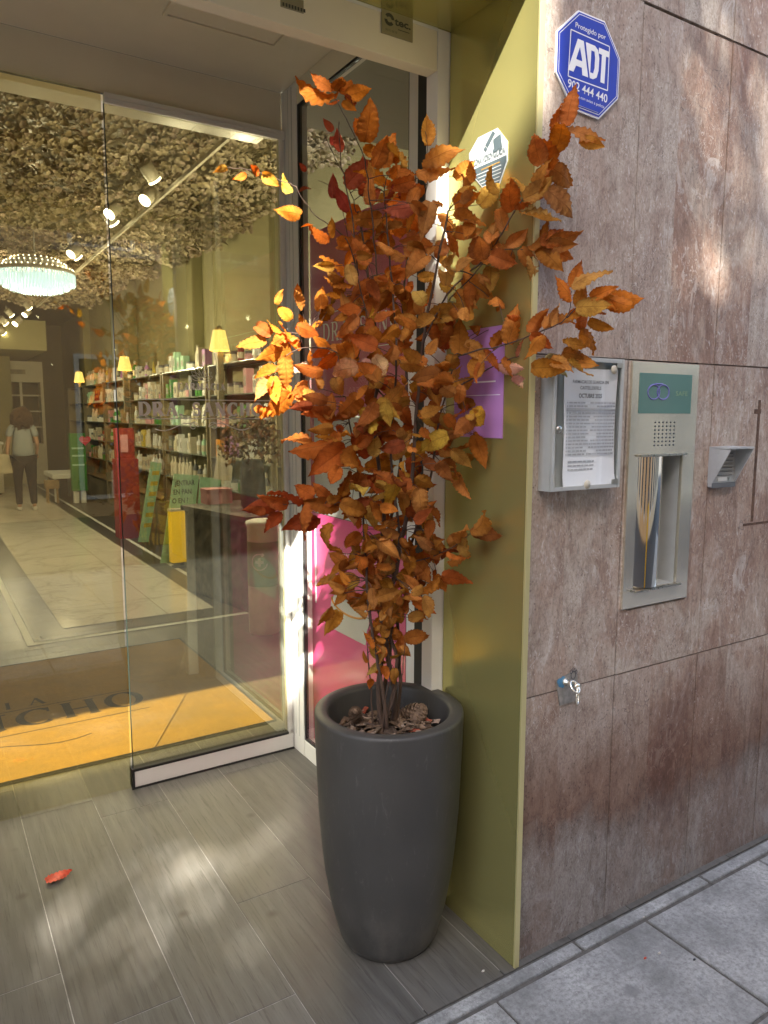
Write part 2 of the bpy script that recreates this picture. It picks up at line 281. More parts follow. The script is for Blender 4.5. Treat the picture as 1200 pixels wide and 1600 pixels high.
MT = {
 'wall': m_wall(), 'plank': m_plank(), 'pave': m_pave(), 'marble': m_marble(), 'mat': m_mat(), 'leaf': m_leaf(),
 'gold': m_gold('brushed_gold', (.52, .48, .18), .22, .72), 'gold_edge': m_gold('gold_edge', (.62, .56, .28), .35, .5),
 'ral_white': simple('white_lacquered_aluminium', (.78, .77, .73), .32, 0, .04, 6, .03),
 'ceil': simple('cream_painted_ceiling', (.80, .74, .58), .7, 0, .05, 2.5, .05),
 'gasket': simple('black_rubber_gasket', (.02, .02, .02), .6),
 'grout': simple('pale_grout', (.27, .26, .235), .9, 0, .25, 30),
 'pgrout': simple('dirty_joint_mortar', (.085, .078, .068), .95, 0, .35, 40, .4),
 'wgrout': simple('cladding_joint', (.13, .10, .085), .9, 0, .5, 9, .3),
 'glass_olive': glass('tinted_door_glass', (.87, .84, .67), 1.72, .009),
 'glass_left': glass('tinted_fixed_glass', (.865, .825, .64), 1.5, .004),
 'glass': glass('clear_glass', (.955, .96, .93), 1.32, .006),
 'pane': glass('notice_board_pane', (.985, .99, .985), 1.3),
 'pot': m_pot(),
 'bark': simple('dark_bark_stem', (.075, .045, .03), .85, 0, .35, 60, .6, (1, 1, .25)),
 'twig': simple('thin_twig', (.10, .06, .035), .7, 0, .3, 60),
 'soil': simple('dark_potting_mulch', (.05, .034, .022), .95, 0, .5, 60, .8),
 'chip': m_attr('bark_chips', 'leafcol', .85, .3, 60, .5),
 'cone': simple('pine_cone_scale', (.17, .11, .07), .8, 0, .45, 50, .4),
 'steel': simple('polished_stainless_steel', (.80, .75, .62), .12, .82, .04, 5, .06),
 'steel_b': simple('brushed_stainless_steel', (.47, .45, .40), .28, 1, .08, 70, .04, (1, 1, .05)),
 'mirror': simple('mirror_steel', (.82, .79, .70), .035, 1, .02, 3), 'alu': simple('grey_aluminium_frame', (.50, .51, .49), .38, .35, .06, 20),
 'alu_l': simple('grey_cast_housing', (.43, .44, .44), .42, .35, .08, 30, .1),
 'black': simple('black_plastic', (.018, .018, .02), .45),
 'dgrey': simple('dark_grey_plastic', (.11, .115, .12), .5),
 'paper': simple('white_printed_paper', (.86, .88, .93), .85, 0, .03, 6),
 'board_in': simple('notice_board_backing', (.60, .62, .59), .6, 0, .05),
 'ink': simple('grey_print_ink', (.06, .06, .07), .8), 'ink_l': simple('pale_grey_print', (.42, .43, .47), .8),
 'blue': simple('blue_sign_enamel', (.022, .05, .42), .34, 0, .06, 9, .02),
 'white': simple('white_sign_print', (.82, .83, .85), .4, 0, .03, 9),
 'sticker_w': simple('sticker_white', (.40, .43, .43), .35, 0, .04), 'sticker_g': simple('sticker_slate', (.07, .095, .105), .35),
 'plate': simple('champagne_name_plate', (.36, .33, .23), .4, .5, .06), 'plate_ink': simple('plate_engraving', (.07, .07, .055), .6),
 'etch': simple('frosted_lettering', (.93, .92, .86), .7, 0, .05),
 'mat_ink': simple('dark_brown_mat_pile', (.045, .03, .02), .97, 0, .3, 300, .6),
 'rubber': simple('black_mat_edging', (.022, .02, .016), .7),
 'screen': simple('teal_display_window', (.10, .20, .175), .09, 0, .1, 3),
 'purple': simple('violet_logo_line', (.16, .15, .42), .4), 'green_ink': simple('green_logo_letter', (.18, .30, .16), .5),
 'mauve': simple('mauve_banner_panel', (.60, .12, .20), .5, 0, .05, 3), 'magenta': simple('magenta_poster', (.80, .085, .30), .4, 0, .04, 3),  # mauve is the panel's own plain colour
 'offwhite': simple('white_display_board', (.66, .67, .64), .5, 0, .05, 3), 'orange': simple('orange_print', (.75, .32, .03), .4),
 'lilac': simple('lilac_flyer', (.42, .20, .47), .42, 0, .07, 4),
 'greenband': simple('green_recycling_band', (.16, .38, .10), .5), 'binw': simple('white_bin_card', (.86, .87, .82), .5),
 'mint': simple('mint_board_card', (.36, .60, .42), .6), 'yellow': emis('yellow_carton_added_glow', (.95, .60, .01), .07),  # the carton is no lamp; weak emission added to brighten it
 'dgreen': simple('dark_green_card', (.05, .22, .03), .6), 'red': simple('red_card', (.26, .03, .025), .6),
 'heart': simple('heart_red_card', (.62, .06, .10), .5), 'pink': simple('pink_carton', (.60, .30, .33), .6),
 'granite': simple('mottled_grey_stone_relief', (.13, .125, .11), .75, 0, .75, 9, 1.0),
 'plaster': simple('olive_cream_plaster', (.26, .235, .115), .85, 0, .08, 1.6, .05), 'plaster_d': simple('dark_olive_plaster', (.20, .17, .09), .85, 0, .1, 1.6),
 'dwood': simple('dark_stained_wood', (.20, .165, .095), .5, 0, .3, 12, .1, (1, 1, .15)), 'lwood': simple('honey_wood', (.33, .22, .10), .5, 0, .25, 14, .1),
 'edge': simple('green_glass_edge', (.018, .032, .026), .4), 'shelfg': simple('glass_shelf_edge', (.20, .23, .19), .2, .1), 'cab': simple('cream_cabinet_lacquer', (.55, .50, .38), .45, 0, .05, 3),
 'darkfloor': simple('dark_wood_floor', (.07, .058, .042), .3, 0, .3, 5, .05, (1, .2, 1)),
 'lampshade': emis('lit_fabric_lampshade', (1, .74, .24), .26, .5), 'spotlens': emis('lit_spot_lens', (1, .95, .82), 3), 'bulb': emis('lit_chandelier_bulb', (1, .97, .9), .8),
 'crystal': emis('glowing_crystal', (.50, .74, 1.0), .26, .3), 'spotbody': simple('cream_spot_housing', (.50, .46, .36), .45),
 'flower': m_attr('dried_flower_ceiling', 'leafcol', .9, .3, 30, .5), 'bouquet': m_attr('dried_bouquet', 'leafcol', .9, .25, 30),
 'skin': simple('skin', (.42, .24, .15), .55), 'hair': simple('curly_brown_hair', (.06, .028, .010), .8, 0, .4, 60, 1.0),
 'shirt': simple('grey_blue_tshirt', (.25, .28, .29), .9, 0, .08, 30, .2), 'trouser': simple('dark_brown_trousers', (.014, .011, .010), .85),
 'shoe': simple('white_trainer', (.55, .52, .46), .6), 'bag': simple('cream_tote_bag', (.45, .40, .28), .9, 0, .1, 20, .2),
 'render': simple('cream_street_render', (.62, .53, .38), .9, 0, .08, 2, .1), 'render2': simple('ochre_street_render', (.55, .38, .2), .9, 0, .08, 2, .1),
 'rooftile': simple('terracotta_tile', (.34, .13, .07), .85, 0, .3, 20, .4), 'winglass': simple('dark_window_pane', (.03, .035, .04), .06),
 'shutter': simple('green_shutter_paint', (.06, .13, .09), .5), 'asphalt': simple('asphalt', (.05, .05, .05), .9, 0, .3, 40, .5),
 'leafred': simple('fallen_red_leaf', (.50, .06, .025), .55, 0, .2, 60, .3), 'bluepaint': simple('blue_spray_paint', (.06, .20, .34), .5),
 'litter': simple('small_street_litter', (.5, .46, .4), .8),
}

# ------------------------------------------------------------------ builders
class B:
    """collects faces, then becomes ONE mesh object"""
    def __init__(s): s.v = []; s.f = []; s.mi = []; s.sm = []; s.col = []; s.uv = {}
    def add(s, vs, fs, mi=0, smooth=False, col=None):
        o = len(s.v); s.v += [Vector(v) for v in vs]
        for f in fs: s.f.append([i+o for i in f]); s.mi.append(mi); s.sm.append(smooth)
        if col is not None or s.col: s.col += [(1, 1, 1)]*(o-len(s.col))+[col or (1, 1, 1)]*len(vs)
        return s
    def box(s, a, b, mi=0, M=None, col=None):
        (x0, y0, z0), (x1, y1, z1) = a, b
        vs = [Vector(p) for p in ((x0, y0, z0), (x1, y0, z0), (x1, y1, z0), (x0, y1, z0), (x0, y0, z1), (x1, y0, z1), (x1, y1, z1), (x0, y1, z1))]
        if M: vs = [M @ v for v in vs]
        return s.add(vs, [(0, 3, 2, 1), (4, 5, 6, 7), (0, 1, 5, 4), (1, 2, 6, 5), (2, 3, 7, 6), (3, 0, 4, 7)], mi, False, col)
    def lathe(s, prof, c=(0, 0, 0), n=32, mi=0, M=None, smooth=True, cap=True, sx=1, sy=1, col=None):
        vs = []; fs = []
        for r, z in prof:
            for i in range(n):
                a = 2*PI*i/n; vs.append(Vector((c[0]+r*math.cos(a)*sx, c[1]+r*math.sin(a)*sy, c[2]+z)))
        for j in range(len(prof)-1):
            for i in range(n):
                k = (i+1) % n; fs.append((j*n+i, j*n+k, (j+1)*n+k, (j+1)*n+i))
        if M: vs = [M @ v for v in vs]
        s.add(vs, fs, mi, smooth, col)
        if cap:
            for j, rev in ((0, 1), (len(prof)-1, 0)):
                if prof[j][0] > 1e-6:
                    f = list(range(n)); s.add(vs[j*n:(j+1)*n], [f[::-1] if rev else f], mi, False, col)
        return s
    def tube(s, pts, rad, n=8, mi=0, col=None, closed=False):
        pts = [Vector(p) for p in pts]; vs = []; fs = []
        rr = rad if isinstance(rad, (list, tuple)) else [rad]*len(pts)
        up = Vector((.13, .31, .94))
        for i, p in enumerate(pts):
            t = (pts[min(i+1, len(pts)-1)]-pts[max(i-1, 0)])
            if closed: t = pts[(i+1) % len(pts)]-pts[i-1]
            t = t.normalized() if t.length > 1e-9 else Vector((0, 0, 1))
            a = t.cross(up)
            if a.length < .1: a = t.cross(Vector((1, 0, 0)))
            a.normalize(); b = t.cross(a)
            for k in range(n):
                th = 2*PI*k/n; vs.append(p+(a*math.cos(th)+b*math.sin(th))*rr[i])
        m = len(pts)
        for i in range(m if closed else m-1):
            for k in range(n):
                j = (i+1) % m; q = (k+1) % n; fs.append((i*n+k, i*n+q, j*n+q, j*n+k))
        if not closed: fs += [tuple(range(n))[::-1], tuple(range((m-1)*n, m*n))]
        return s.add(vs, fs, mi, True, col)
    def prism(s, poly, o, ex, ey, depth, mi=0, col=None):
        """2D polygon poly in the frame (o; ex, ey), thickened by vector depth"""
        o, ex, ey, depth = map(Vector, (o, ex, ey, depth)); n = len(poly)
        a = [o+ex*p[0]+ey*p[1] for p in poly]; b = [p+depth for p in a]
        return s.add(a+b, [tuple(range(n)), tuple(range(n, 2*n))[::-1]]+[(i, i+n, (i+1) % n+n, (i+1) % n) for i in range(n)], mi, False, col)
    def build(s, name, mats, parent=None, bevel=0, attr='leafcol'):
        me = bpy.data.meshes.new(name); off = Vector((0, 0, 0)); q = parent
        while q: off += q.location; q = q.parent
        me.from_pydata([v-off for v in s.v], [], s.f)
        for m in (mats if isinstance(mats, (list, tuple)) else [mats]): me.materials.append(MT[m] if isinstance(m, str) else m)
        me.polygons.foreach_set('material_index', s.mi); me.polygons.foreach_set('use_smooth', s.sm)
        if s.col:
            s.col += [(1, 1, 1)]*(len(s.v)-len(s.col))
            ca = me.color_attributes.new(attr, 'FLOAT_COLOR', 'POINT'); ca.data.foreach_set('color', [x for c in s.col for x in (*c[:3], 1)])
        if s.uv:
            ul = me.uv_layers.new(name='leaf')
            for lp in me.loops: ul.data[lp.index].uv = s.uv.get(lp.vertex_index, (0, 0))
        me.validate(); me.update()
        bm = bmesh.new(); bm.from_mesh(me)
        if not s.uv and not s.col: bmesh.ops.recalc_face_normals(bm, faces=bm.faces)
        if bevel:
            eds = [e for e in bm.edges if len(e.link_faces) == 2 and e.calc_face_angle(0) > .6]
            bmesh.ops.bevel(bm, geom=eds, offset=bevel, segments=2, affect='EDGES', clamp_overlap=True)
        bm.to_mesh(me); bm.free()
        ob = bpy.data.objects.new(name, me); C.objects.link(ob)
        if parent: ob.parent = parent
        return ob

def tag(o, label=None, cat=None, group=None, kind=None):
    if label: o['label'] = label
    if cat: o['category'] = cat
    if group: o['group'] = group
    if kind: o['kind'] = kind
    return o
def thing(name, loc, label, cat, group=None):
    o = bpy.data.objects.new(name, None); C.objects.link(o); o.location = loc; o.empty_display_size = .1
    return tag(o, label, cat, group)
def box(name, a, b, m, parent=None, bevel=0): return B().box(a, b).build(name, m, parent, bevel)
def copy_thing(o, loc, rz=0, sc=None):
    c = o.copy(); C.objects.link(c); c.location = loc; c.rotation_euler = (0, 0, rz)
    if sc: c.scale = sc
    for ch in o.children:
        d = ch.copy(); C.objects.link(d); d.parent = c
        for g in ch.children:
            e = g.copy(); C.objects.link(e); e.parent = d
    return c

def text(s, o, ex, ey, h, m, parent, name='lettering', width=None, align='CENTER', out=(0, 0, 0), bold=0.0, ex_t=.0006):
    """text standing in the plane (o; ex, ey); h is the cap height, width squeezes it to fit"""
    cu = bpy.data.curves.new('t', 'FONT'); cu.body = s; cu.size = 1; cu.align_x = 'LEFT'; cu.offset = bold
    cu.extrude = 0; cu.resolution_u = 3; cu.space_line = 1.0
    tmp = bpy.data.objects.new('t', cu); C.objects.link(tmp)
    bpy.context.view_layer.update()
    me = bpy.data.meshes.new_from_object(tmp.evaluated_get(bpy.context.evaluated_depsgraph_get()))
    bpy.data.objects.remove(tmp)
    xs = [v.co.x for v in me.vertices]; x0, x1 = min(xs), max(xs)
    k = h/.729; kx = width/(x1-x0) if width else k
    sh = {'CENTER': -(x0+x1)/2, 'LEFT': -x0, 'RIGHT': -x1}[align]
    o, ex, ey = Vector(o), Vector(ex).normalized(), Vector(ey).normalized(); nrm = ex.cross(ey)
    off = Vector((0, 0, 0)); q = parent
    while q: off += q.location; q = q.parent
    for v in me.vertices: v.co = o+ex*(v.co.x+sh)*kx+ey*v.co.y*k+nrm*ex_t+Vector(out)-off
    me.materials.clear(); me.materials.append(MT[m]); me.update()
    ob = bpy.data.objects.new(name, me); C.objects.link(ob); ob.parent = parent
    return ob

# ---- serif capitals drawn as pen strokes (unit height)
def _arc(cx, cy, rx, ry, a0, a1, thin, thick, n=18):
    out = []
    for i in range(n+1):
        a = R(a0+(a1-a0)*i/n); out.append((cx+rx*math.cos(a), cy+ry*math.sin(a), thin+(thick-thin)*abs(math.cos(a))))
    return out
def serif_letter(ch):
    T, t = .15, .05; st = []; sf = []
    def L(x0, y0, x1, y1, w): st.append([(x0, y0, w), (x1, y1, w)])
    def F(x, y): sf.append((x, y))
    if ch == 'I': L(.14, 0, .14, 1, T); F(.14, 0); F(.14, 1); w = .28
    elif ch == 'D': L(.15, 0, .15, 1, T); F(.11, 0); F(.11, 1); st.append([(.15, .975, t)]+_arc(.33, .5, .42, .475, 90, -90, t, T)+[(.15, .025, t)]); w = .84
    elif ch == 'O': st.append(_arc(.44, .5, .37, .49, 0, 360, t, T, 32)); w = .88
    elif ch == 'C': st.append(_arc(.46, .5, .38, .49, 48, 312, t, T, 26)); L(.72, .70, .72, .98, t); w = .82
    elif ch == 'H': L(.15, 0, .15, 1, T); L(.69, 0, .69, 1, T); L(.15, .5, .69, .5, t); [F(x, y) for x in (.15, .69) for y in (0, 1)]; w = .84
    elif ch == 'N': L(.14, 0, .14, 1, t); L(.72, 0, .72, 1, t); L(.14, 1, .72, 0, T); F(.14, 0); F(.12, 1); F(.72, 1); w = .86
    elif ch == 'A': L(.10, 0, .42, 1, t); L(.42, 1, .74, 0, T); L(.22, .34, .62, .34, t); F(.10, 0); F(.74, 0); w = .84
    elif ch == 'M': L(.14, 0, .18, 1, t); L(.18, 1, .48, .05, T); L(.48, .05, .80, 1, t); L(.80, 1, .84, 0, T); F(.14, 0); F(.84, 0); w = .98
    elif ch == 'R': L(.15, 0, .15, 1, T); F(.15, 0); F(.11, 1); st.append([(.15, .975, t)]+_arc(.36, .74, .25, .235, 90, -90, t, T)+[(.15, .505, t)]); L(.38, .5, .70, 0, T); F(.74, 0); w = .80
    elif ch == 'F': L(.15, 0, .15, 1, T); F(.15, 0); F(.11, 1); L(.15, .975, .60, .975, t); L(.15, .52, .46, .52, t); L(.60, .98, .60, .80, t); w = .66
    elif ch == 'S': st.append(_arc(.33, .745, .21, .235, 40, 250, t, .10, 14)+_arc(.33, .275, .235, .255, 80, -150, t, .11, 14)); L(.53, .76, .53, .98, t); L(.09, .02, .09, .24, t); w = .62
    elif ch == '.': L(.10, 0, .10, .13, .13); w = .25
    else: w = .40
    return st, sf, w
SW = 1.0
def stroke_quads(b, pts, o, ex, ey, h, out):
    pts = [(x, y, w*SW) for x, y, w in pts]
    n = len(pts)
    P = []
    for i, (x, y, w) in enumerate(pts):
        a = pts[max(i-1, 0)]; c = pts[min(i+1, n-1)]; dx, dy = c[0]-a[0], c[1]-a[1]; l = math.hypot(dx, dy) or 1
        P.append(((x-dy/l*w/2, y+dx/l*w/2), (x+dy/l*w/2, y-dx/l*w/2)))
    vs = [o+ex*(p[0]*h)+ey*(p[1]*h)+out for pr_ in P for p in pr_]
    b.add(vs, [(2*i, 2*i+1, 2*i+3, 2*i+2) for i in range(n-1)])
def serif(b, s, o, ex, ey, h, width, centre=True):
    o, ex, ey = Vector(o), Vector(ex).normalized(), Vector(ey).normalized(); nr = ex.cross(ey)
    tot = sum(serif_letter(c)[2] for c in s); gap = (width/h-tot)/max(1, len(s)-1); x = -width/2/h if centre else 0
    lay = 0
    for c in s:
        st, sf, w = serif_letter(c)
        for q in st: stroke_quads(b, q, o+ex*x*h, ex, ey, h, nr*.0004*lay); lay = (lay+1) % 3
        for fx, fy in sf:
            y = .022 if fy == 0 else .978
            stroke_quads(b, [(fx-.13, y, .045), (fx+.13, y, .045)], o+ex*x*h, ex, ey, h, nr*.0015)
        x += w+gap
def line2(b, pts, o, ex, ey, w, lift=0.0):
    o, ex, ey = Vector(o), Vector(ex).normalized(), Vector(ey).normalized()
    stroke_quads(b, [(x, y, w) for x, y in pts], o, ex, ey, 1, ex.cross(ey)*lift)
def flourish(s=1.0):
    """one half of the scroll ornament, starting at the middle"""
    p = [(.012+.02*(1-t)*math.cos(1.2+5.2*t)*1.0+.03, .012*math.sin(1.2+5.2*t)) for t in [i/16 for i in range(17)]]
    a = [(.045+.022*math.cos(a_)*k, .022*math.sin(a_)*k) for a_, k in [(3.6+i*.42, .35+.65*i/14) for i in range(15)]]
    x0, y0 = a[-1]
    a += [(x0+i*.021, y0+(.016*math.sin(i*.62+.2))) for i in range(1, 10)]
    return [(x*s, y*s) for x, y in a]

X_, Y_, Z_ = Vector((1, 0, 0)), Vector((0, 1, 0)), Vector((0, 0, 1))
FY = 1.438            # stone facade plane
GX = 1.327            # gold reveal plane
SX = 1.405            # side glazing plane
DY = 3.05             # sliding door plane

# ================================================================== GROUND
tag(box('ground', (-60, -60, -.6), (60, 120, -.035), 'asphalt'), kind='structure')
def slabs(rects, name, base_m, m, z0, z1, gap, base_rect, dip=.004):
    g = B(); g.box((base_rect[0], base_rect[1], z0), (base_rect[2], base_rect[3], z1-dip))
    tag(g.build(name+'_joints', base_m), kind='structure')
    b = B()
    for x0, y0, x1, y1 in rects:
        t = random.random(); b.box((x0+gap/2, y0+gap/2, z1-dip-.012), (x1-gap/2, y1-gap/2, z1), 0, None, (t, random.random(), random.random()))
    o = b.build(name, m, None, .0015 if name == 'pavement' else .0006, 'tone'); return tag(o, kind='structure')
rc = []
for i in range(-8, 14):
    x0 = 1.21+i*.6
    for j in range(0, 7):
        y1 = 1.362-j*.41; rc.append((x0+random.uniform(-.004, .004), y1-.41, x0+.6, y1))
    rc.append((x0+.34, 1.366, x0+.94, 1.416))
slabs(rc, 'pavement', 'pgrout', 'pave', -.03, 0.0, .011, (-3.7, -1.52, 9.6, 1.4385), .006)
rk = []
for i in range(-8, 16): rk.append((-3.6+i*.8, -1.66, -2.8+i*.8, -1.52))
slabs(rk, 'kerb', 'pgrout', 'pave', -.05, .0, .008, (-3.7, -1.665, 9.6, -1.523), .006)
cols = [-1.85+i*.2625 for i in range(0, 20)]
cols = [.24+.262*(i-8) for i in range(0, 20)]
ends = {.24: 3.02-1.2*0, }
rp = []
for i, x0 in enumerate(cols):
    s0 = {8: 3.02, 9: 1.665+.0, 10: 2.10, 11: 2.95, 12: 1.9}.get(i, 1.42+((i*37) % 11)*.11)
    y = s0
    while y > 1.418: y -= 1.2
    while y < 5.34:
        a, b_ = max(y, 1.418), min(y+1.2, 5.34)
        if b_-a > .02: rp.append((x0, a, x0+.262, b_))
        y += 1.2
slabs(rp, 'tiled_floor', 'grout', 'plank', -.03, 0.0, .0024, (-1.9, 1.4385, 3.4, 5.34), .0010)
tag(box('shop_floor', (-3.6, 5.3405, -.03), (3.4, 24, -.002), 'darkfloor'), kind='structure')
tag(B().add([(.533, 5.37, .002), (2.165, 5.37, .002), (2.165, 24, .002), (.533, 24, .002)], [(0, 1, 2, 3)]).build('floor_border_line', 'offwhite'), kind='structure')
tag(B().add([(.58, 5.42, .006), (2.115, 5.42, .006), (2.115, 24, .006), (.58, 24, .006)], [(0, 1, 2, 3)]).build('floor_border_band', 'darkfloor'), kind='structure')
tag(B().add([(.80, 5.66, .010), (1.93, 5.66, .010), (1.93, 24, .010), (.80, 24, .010)], [(0, 1, 2, 3)]).build('marble_floor', 'marble'), kind='structure')

# ================================================================== STONE FACADE
wall = thing('stone_facade', (1.345, FY, 0), 'weathered brown stone slab facade beside the gold entrance reveal', 'wall')
b = B()
xs = [1.3465, 1.7135, 2.108]+[2.108+.393*i for i in range(1, 19)]
zs = [-.03, .782, 1.706, 2.640, 3.57, 4.5, 5.43, 6.3]
for i in range(len(xs)-1):
    for j in range(len(zs)-1):
        d = random.uniform(-.0012, .0012)
        if j == 1 and i == 1:       # cut out round the dispensing hatch
            b.box((xs[i]+.0017, FY+d, zs[1]+.002), (xs[i+1]-.0017, FY+.05, .975))
            b.box((2.026, FY+d, .975), (xs[i+1]-.0017, FY+.05, zs[2]-.002))
            b.box((xs[i]+.0017, FY+d, 1.455), (2.026, FY+.05, zs[2]-.002))
            b.box((xs[i]+.0017, FY+d, .975), (1.752, FY+.05, 1.455))
        else:
            gz = .0045 if j in (2,) and i else .002
            b.box((xs[i]+.0017, FY+d, zs[j]+.002), (xs[i+1]-.0017, FY+.05, zs[j+1]-gz))
b.build('stone_slabs', 'wall', wall, .0008)
b = B(); b.box((1.3462, FY+.0505, -.03), (9.1, FY+.25, .96)); b.box((1.3462, FY+.0505, .96), (1.74, FY+.25, 1.46)); b.box((2.04, FY+.0505, .96), (9.1, FY+.25, 1.46)); b.box((1.3462, FY+.0505, 1.46), (9.1, FY+.25, 6.3)); b.box((1.74, FY+.2, .96), (2.04, FY+.25, 1.46))
for i in range(len(xs)-1): b.box((xs[i]-.0016, FY+.003, -.02), (xs[i]+.0016, FY+.05, .97)); b.box((xs[i]-.0016, FY+.003, 1.5), (xs[i]+.0016, FY+.05, 6.3))
for z in zs[1:-1]: b.box((1.3466, FY+.0031, z-.0019), (1.72, FY+.05, z+.0019)); b.box((2.03, FY+.0031, z-.0019), (9.1, FY+.05, z+.0019))
b.build('mortar_backing', 'wgrout', wall)
up = thing('entrance_fascia', (-.2, FY, 2.63), 'plain stone fascia above the shop entrance', 'wall')
box('fascia_wall', (-9, FY-.002, 2.632), (1.345, 1.9, 6.3), 'wall', up)
box('side_pier', (-9, FY-.002, -.03), (-1.76, 1.9, 2.631), 'wall', up)

# ================================================================== GOLD PORTAL
gp = thing('gold_portal', (GX, 1.43, 0), 'brushed gold metal reveal and soffit lining the shop entrance', 'entrance')
b = B(); b.box((GX, 1.4265, .002), (GX+.0165, 1.775, 2.62)); b.build('gold_side_panel', 'gold', gp)
box('gold_edge_trim', (GX-.0004, 1.4195, .0), (GX+.0168, 1.426, 2.62), 'gold_edge', gp, .0008)
box('gold_soffit', (-1.74, 1.4265, 2.602), (GX-.0005, 1.9, 2.628), 'gold', gp)
box('gold_left_panel', (-1.755, 1.4265, .002), (-1.7405, 1.9, 2.62), 'gold', gp)

# ================================================================== OUTER FRAME + HEADER
of = thing('outer_door_frame', (1.31, 1.8, 0), 'white lacquered outer door frame with deep header under the gold soffit', 'door frame')
box('header', (-1.7385, 1.779, 2.492), (1.2845, 1.825, 2.601), 'ceil', of, .001)
box('header_seam', (-1.7385, 1.7765, 2.594), (1.2845, 1.7785, 2.6015), 'ral_white', of)
b = B(); b.box((1.2855, 1.7765, 0), (1.326, 1.83, 2.601)); b.box((1.3262, 1.7785, 0), (1.345, 1.83, 2.601)); b.build('post', 'ral_white', of, .001)
box('dark_gap_strip', (1.345, 1.8305, .0), (1.4, 1.958, 2.80), 'gasket', of)  # black strip put in for the dark of the sliding gap
tp = thing('name_plate', (1.15, 1.778, 2.54), 'small champagne metal name plate on the header near its right end', 'sign')
A = [at(x, y, 1, 1.7787) for x, y in ((595, 13), (644, 27), (644, 66), (595, 53))]
x0, x1 = A[0].x, A[1].x; z0, z1 = (A[2].z+A[3].z)/2, (A[0].z+A[1].z)/2
box('plate', (x0, 1.7745, z0), (x1, 1.7785, z1), 'plate', tp, .0006)
w_ = x1-x0; hh = z1-z0
text('tec.', (x0+w_*.66, 1.7743, z0+hh*.46), X_, Z_, hh*.30, 'plate_ink', tp, width=w_*.52, bold=.03)
text('93 711 00 10', (x0+w_*.30, 1.7743, z0+hh*.13), X_, Z_, hh*.085, 'plate_ink', tp, width=w_*.36)
b = B()
for k in (0, PI):
    b.prism([( .5*math.cos(a)*r_, .5*math.sin(a)*r_) for a, r_ in [(k+.1+i*.3, 1.0) for i in range(9)]+[(k+2.5-i*.3, .45) for i in range(9)]], (x0+w_*.24, 1.7738, z0+hh*.60), X_*hh*.5, Z_*hh*.5, (0, .0004, 0))
b.box((x0+w_*.52, 1.7738, z0+hh*.30), (x0+w_*.88, 1.7742, z0+hh*.325)); b.build('logo', 'plate_ink', tp)
tp2 = thing('maker_sticker', (.7, 1.778, 2.59), 'dark maker sticker cut by the top edge, on the header left of the name plate', 'sticker')
a_, c_ = at(438, 2, 1, 1.7787), at(474, 6, 1, 1.7787)
box('sticker_sheet', (a_.x, 1.7775, a_.z-.012), (c_.x, 1.7787, a_.z+.018), 'plate', tp2)
b = B()
for i in range(8): b.box((a_.x+.005+i*.008, 1.7768, a_.z-.009), (a_.x+.010+i*.008, 1.7773, a_.z-.001))
b.build('print', 'plate_ink', tp2)

# vestibule shell
vc = tag(box('entrance_ceiling', (-1.74, 1.826, 2.9), (1.44, 3.066, 2.95), 'ceil'), kind='structure')
b = B(); b.box((-1.74, 1.9005, 2.63), (1.44, 3.0, 2.66)) if False else None
hatch = thing('ceiling_access_panel', (.7, 2.3, 2.9), 'square access panel in the cream entrance ceiling behind the header', 'panel')
b = B(); p0, p1 = at(262, 6, 2, 2.9), at(430, 70, 2, 2.9)
hx0, hy0 = min(p0.x, p1.x), min(p0.y, p1.y)-.30; hx1, hy1 = max(p0.x, p1.x), max(p0.y, p1.y)
b.box((hx0, hy0, 2.888), (hx1, hy0+.012, 2.8995)); b.box((hx0, hy1-.012, 2.888), (hx1, hy1, 2.8995)); b.box((hx0, hy0+.0122, 2.888), (hx0+.012, hy1-.0122, 2.8995)); b.box((hx1-.012, hy0+.0122, 2.888), (hx1, hy1-.0122, 2.8995))
b.build('panel_rim', 'ceil', hatch); box('panel_leaf', (hx0+.014, hy0+.014, 2.893), (hx1-.014, hy1-.014, 2.8992), 'ceil', hatch)
tag(box('vestibule_side_wall', (-1.80, 1.901, -.02), (-1.741, 3.4, 2.95), 'offwhite'), 'plain plaster wall closing the left of the entrance', 'wall')

# inner header, sliding leaf, fixed leaf
ih = thing('inner_door_header', (0, 3.07, 2.74), 'long white header box carrying the sliding glass door', 'door header')
box('header_box', (-1.74, 3.066, 2.740), (1.402, 3.13, 2.8995), 'ceil', ih, .001)
box('rear_beam', (-1.74, 3.1305, 2.775), (1.402, 3.34, 2.8995), 'ral_white', ih)
box('rail_slot', (-1.74, 3.058, 2.7365), (1.402, 3.0655, 2.7398), 'gasket', ih)
sd = thing('sliding_door', (1.03, DY, 0), 'sliding glass door leaf with silver bottom rail, shop name etched across it', 'door')
box('glass_pane', (.672, 3.040, .078), (1.374, 3.050, 2.698), 'glass_olive', sd)
box('glass_edge', (.6695, 3.0395, .0865), (.6719, 3.0505, 2.6985), 'edge', sd)
box('bottom_rail', (.672, 3.026, .006), (1.399, 3.062, .074), 'ral_white', sd, .0015)
b = B(); b.box((.668, 3.024, .0745), (1.374, 3.065, .0855)); b.box((.662, 3.022, .004), (.6715, 3.066, .0855)); b.box((.66, 3.02, .0), (1.399, 3.0255, .0058)); b.build('gasket', 'gasket', sd)
b = B(); b.box((.672, 3.030, 2.699), (1.399, 3.058, 2.7355)); b.box((.672, 3.027, 2.715), (1.399, 3.0298, 2.7185)); b.build('top_rail', 'ral_white', sd, .001)
b = B(); b.box((1.3745, 3.028, .0861), (1.3865, 3.062, 2.6985)); b.box((1.3868, 3.034, .0861), (1.399, 3.06, 2.6985)); b.build('stile', 'ral_white', sd, .001)
b = B(); o_ = Vector((1.015, 3.0385, 1.546))
SW = 2.0
serif(b, 'DRA. SANCHO', o_, X_, Z_, .053, .525)
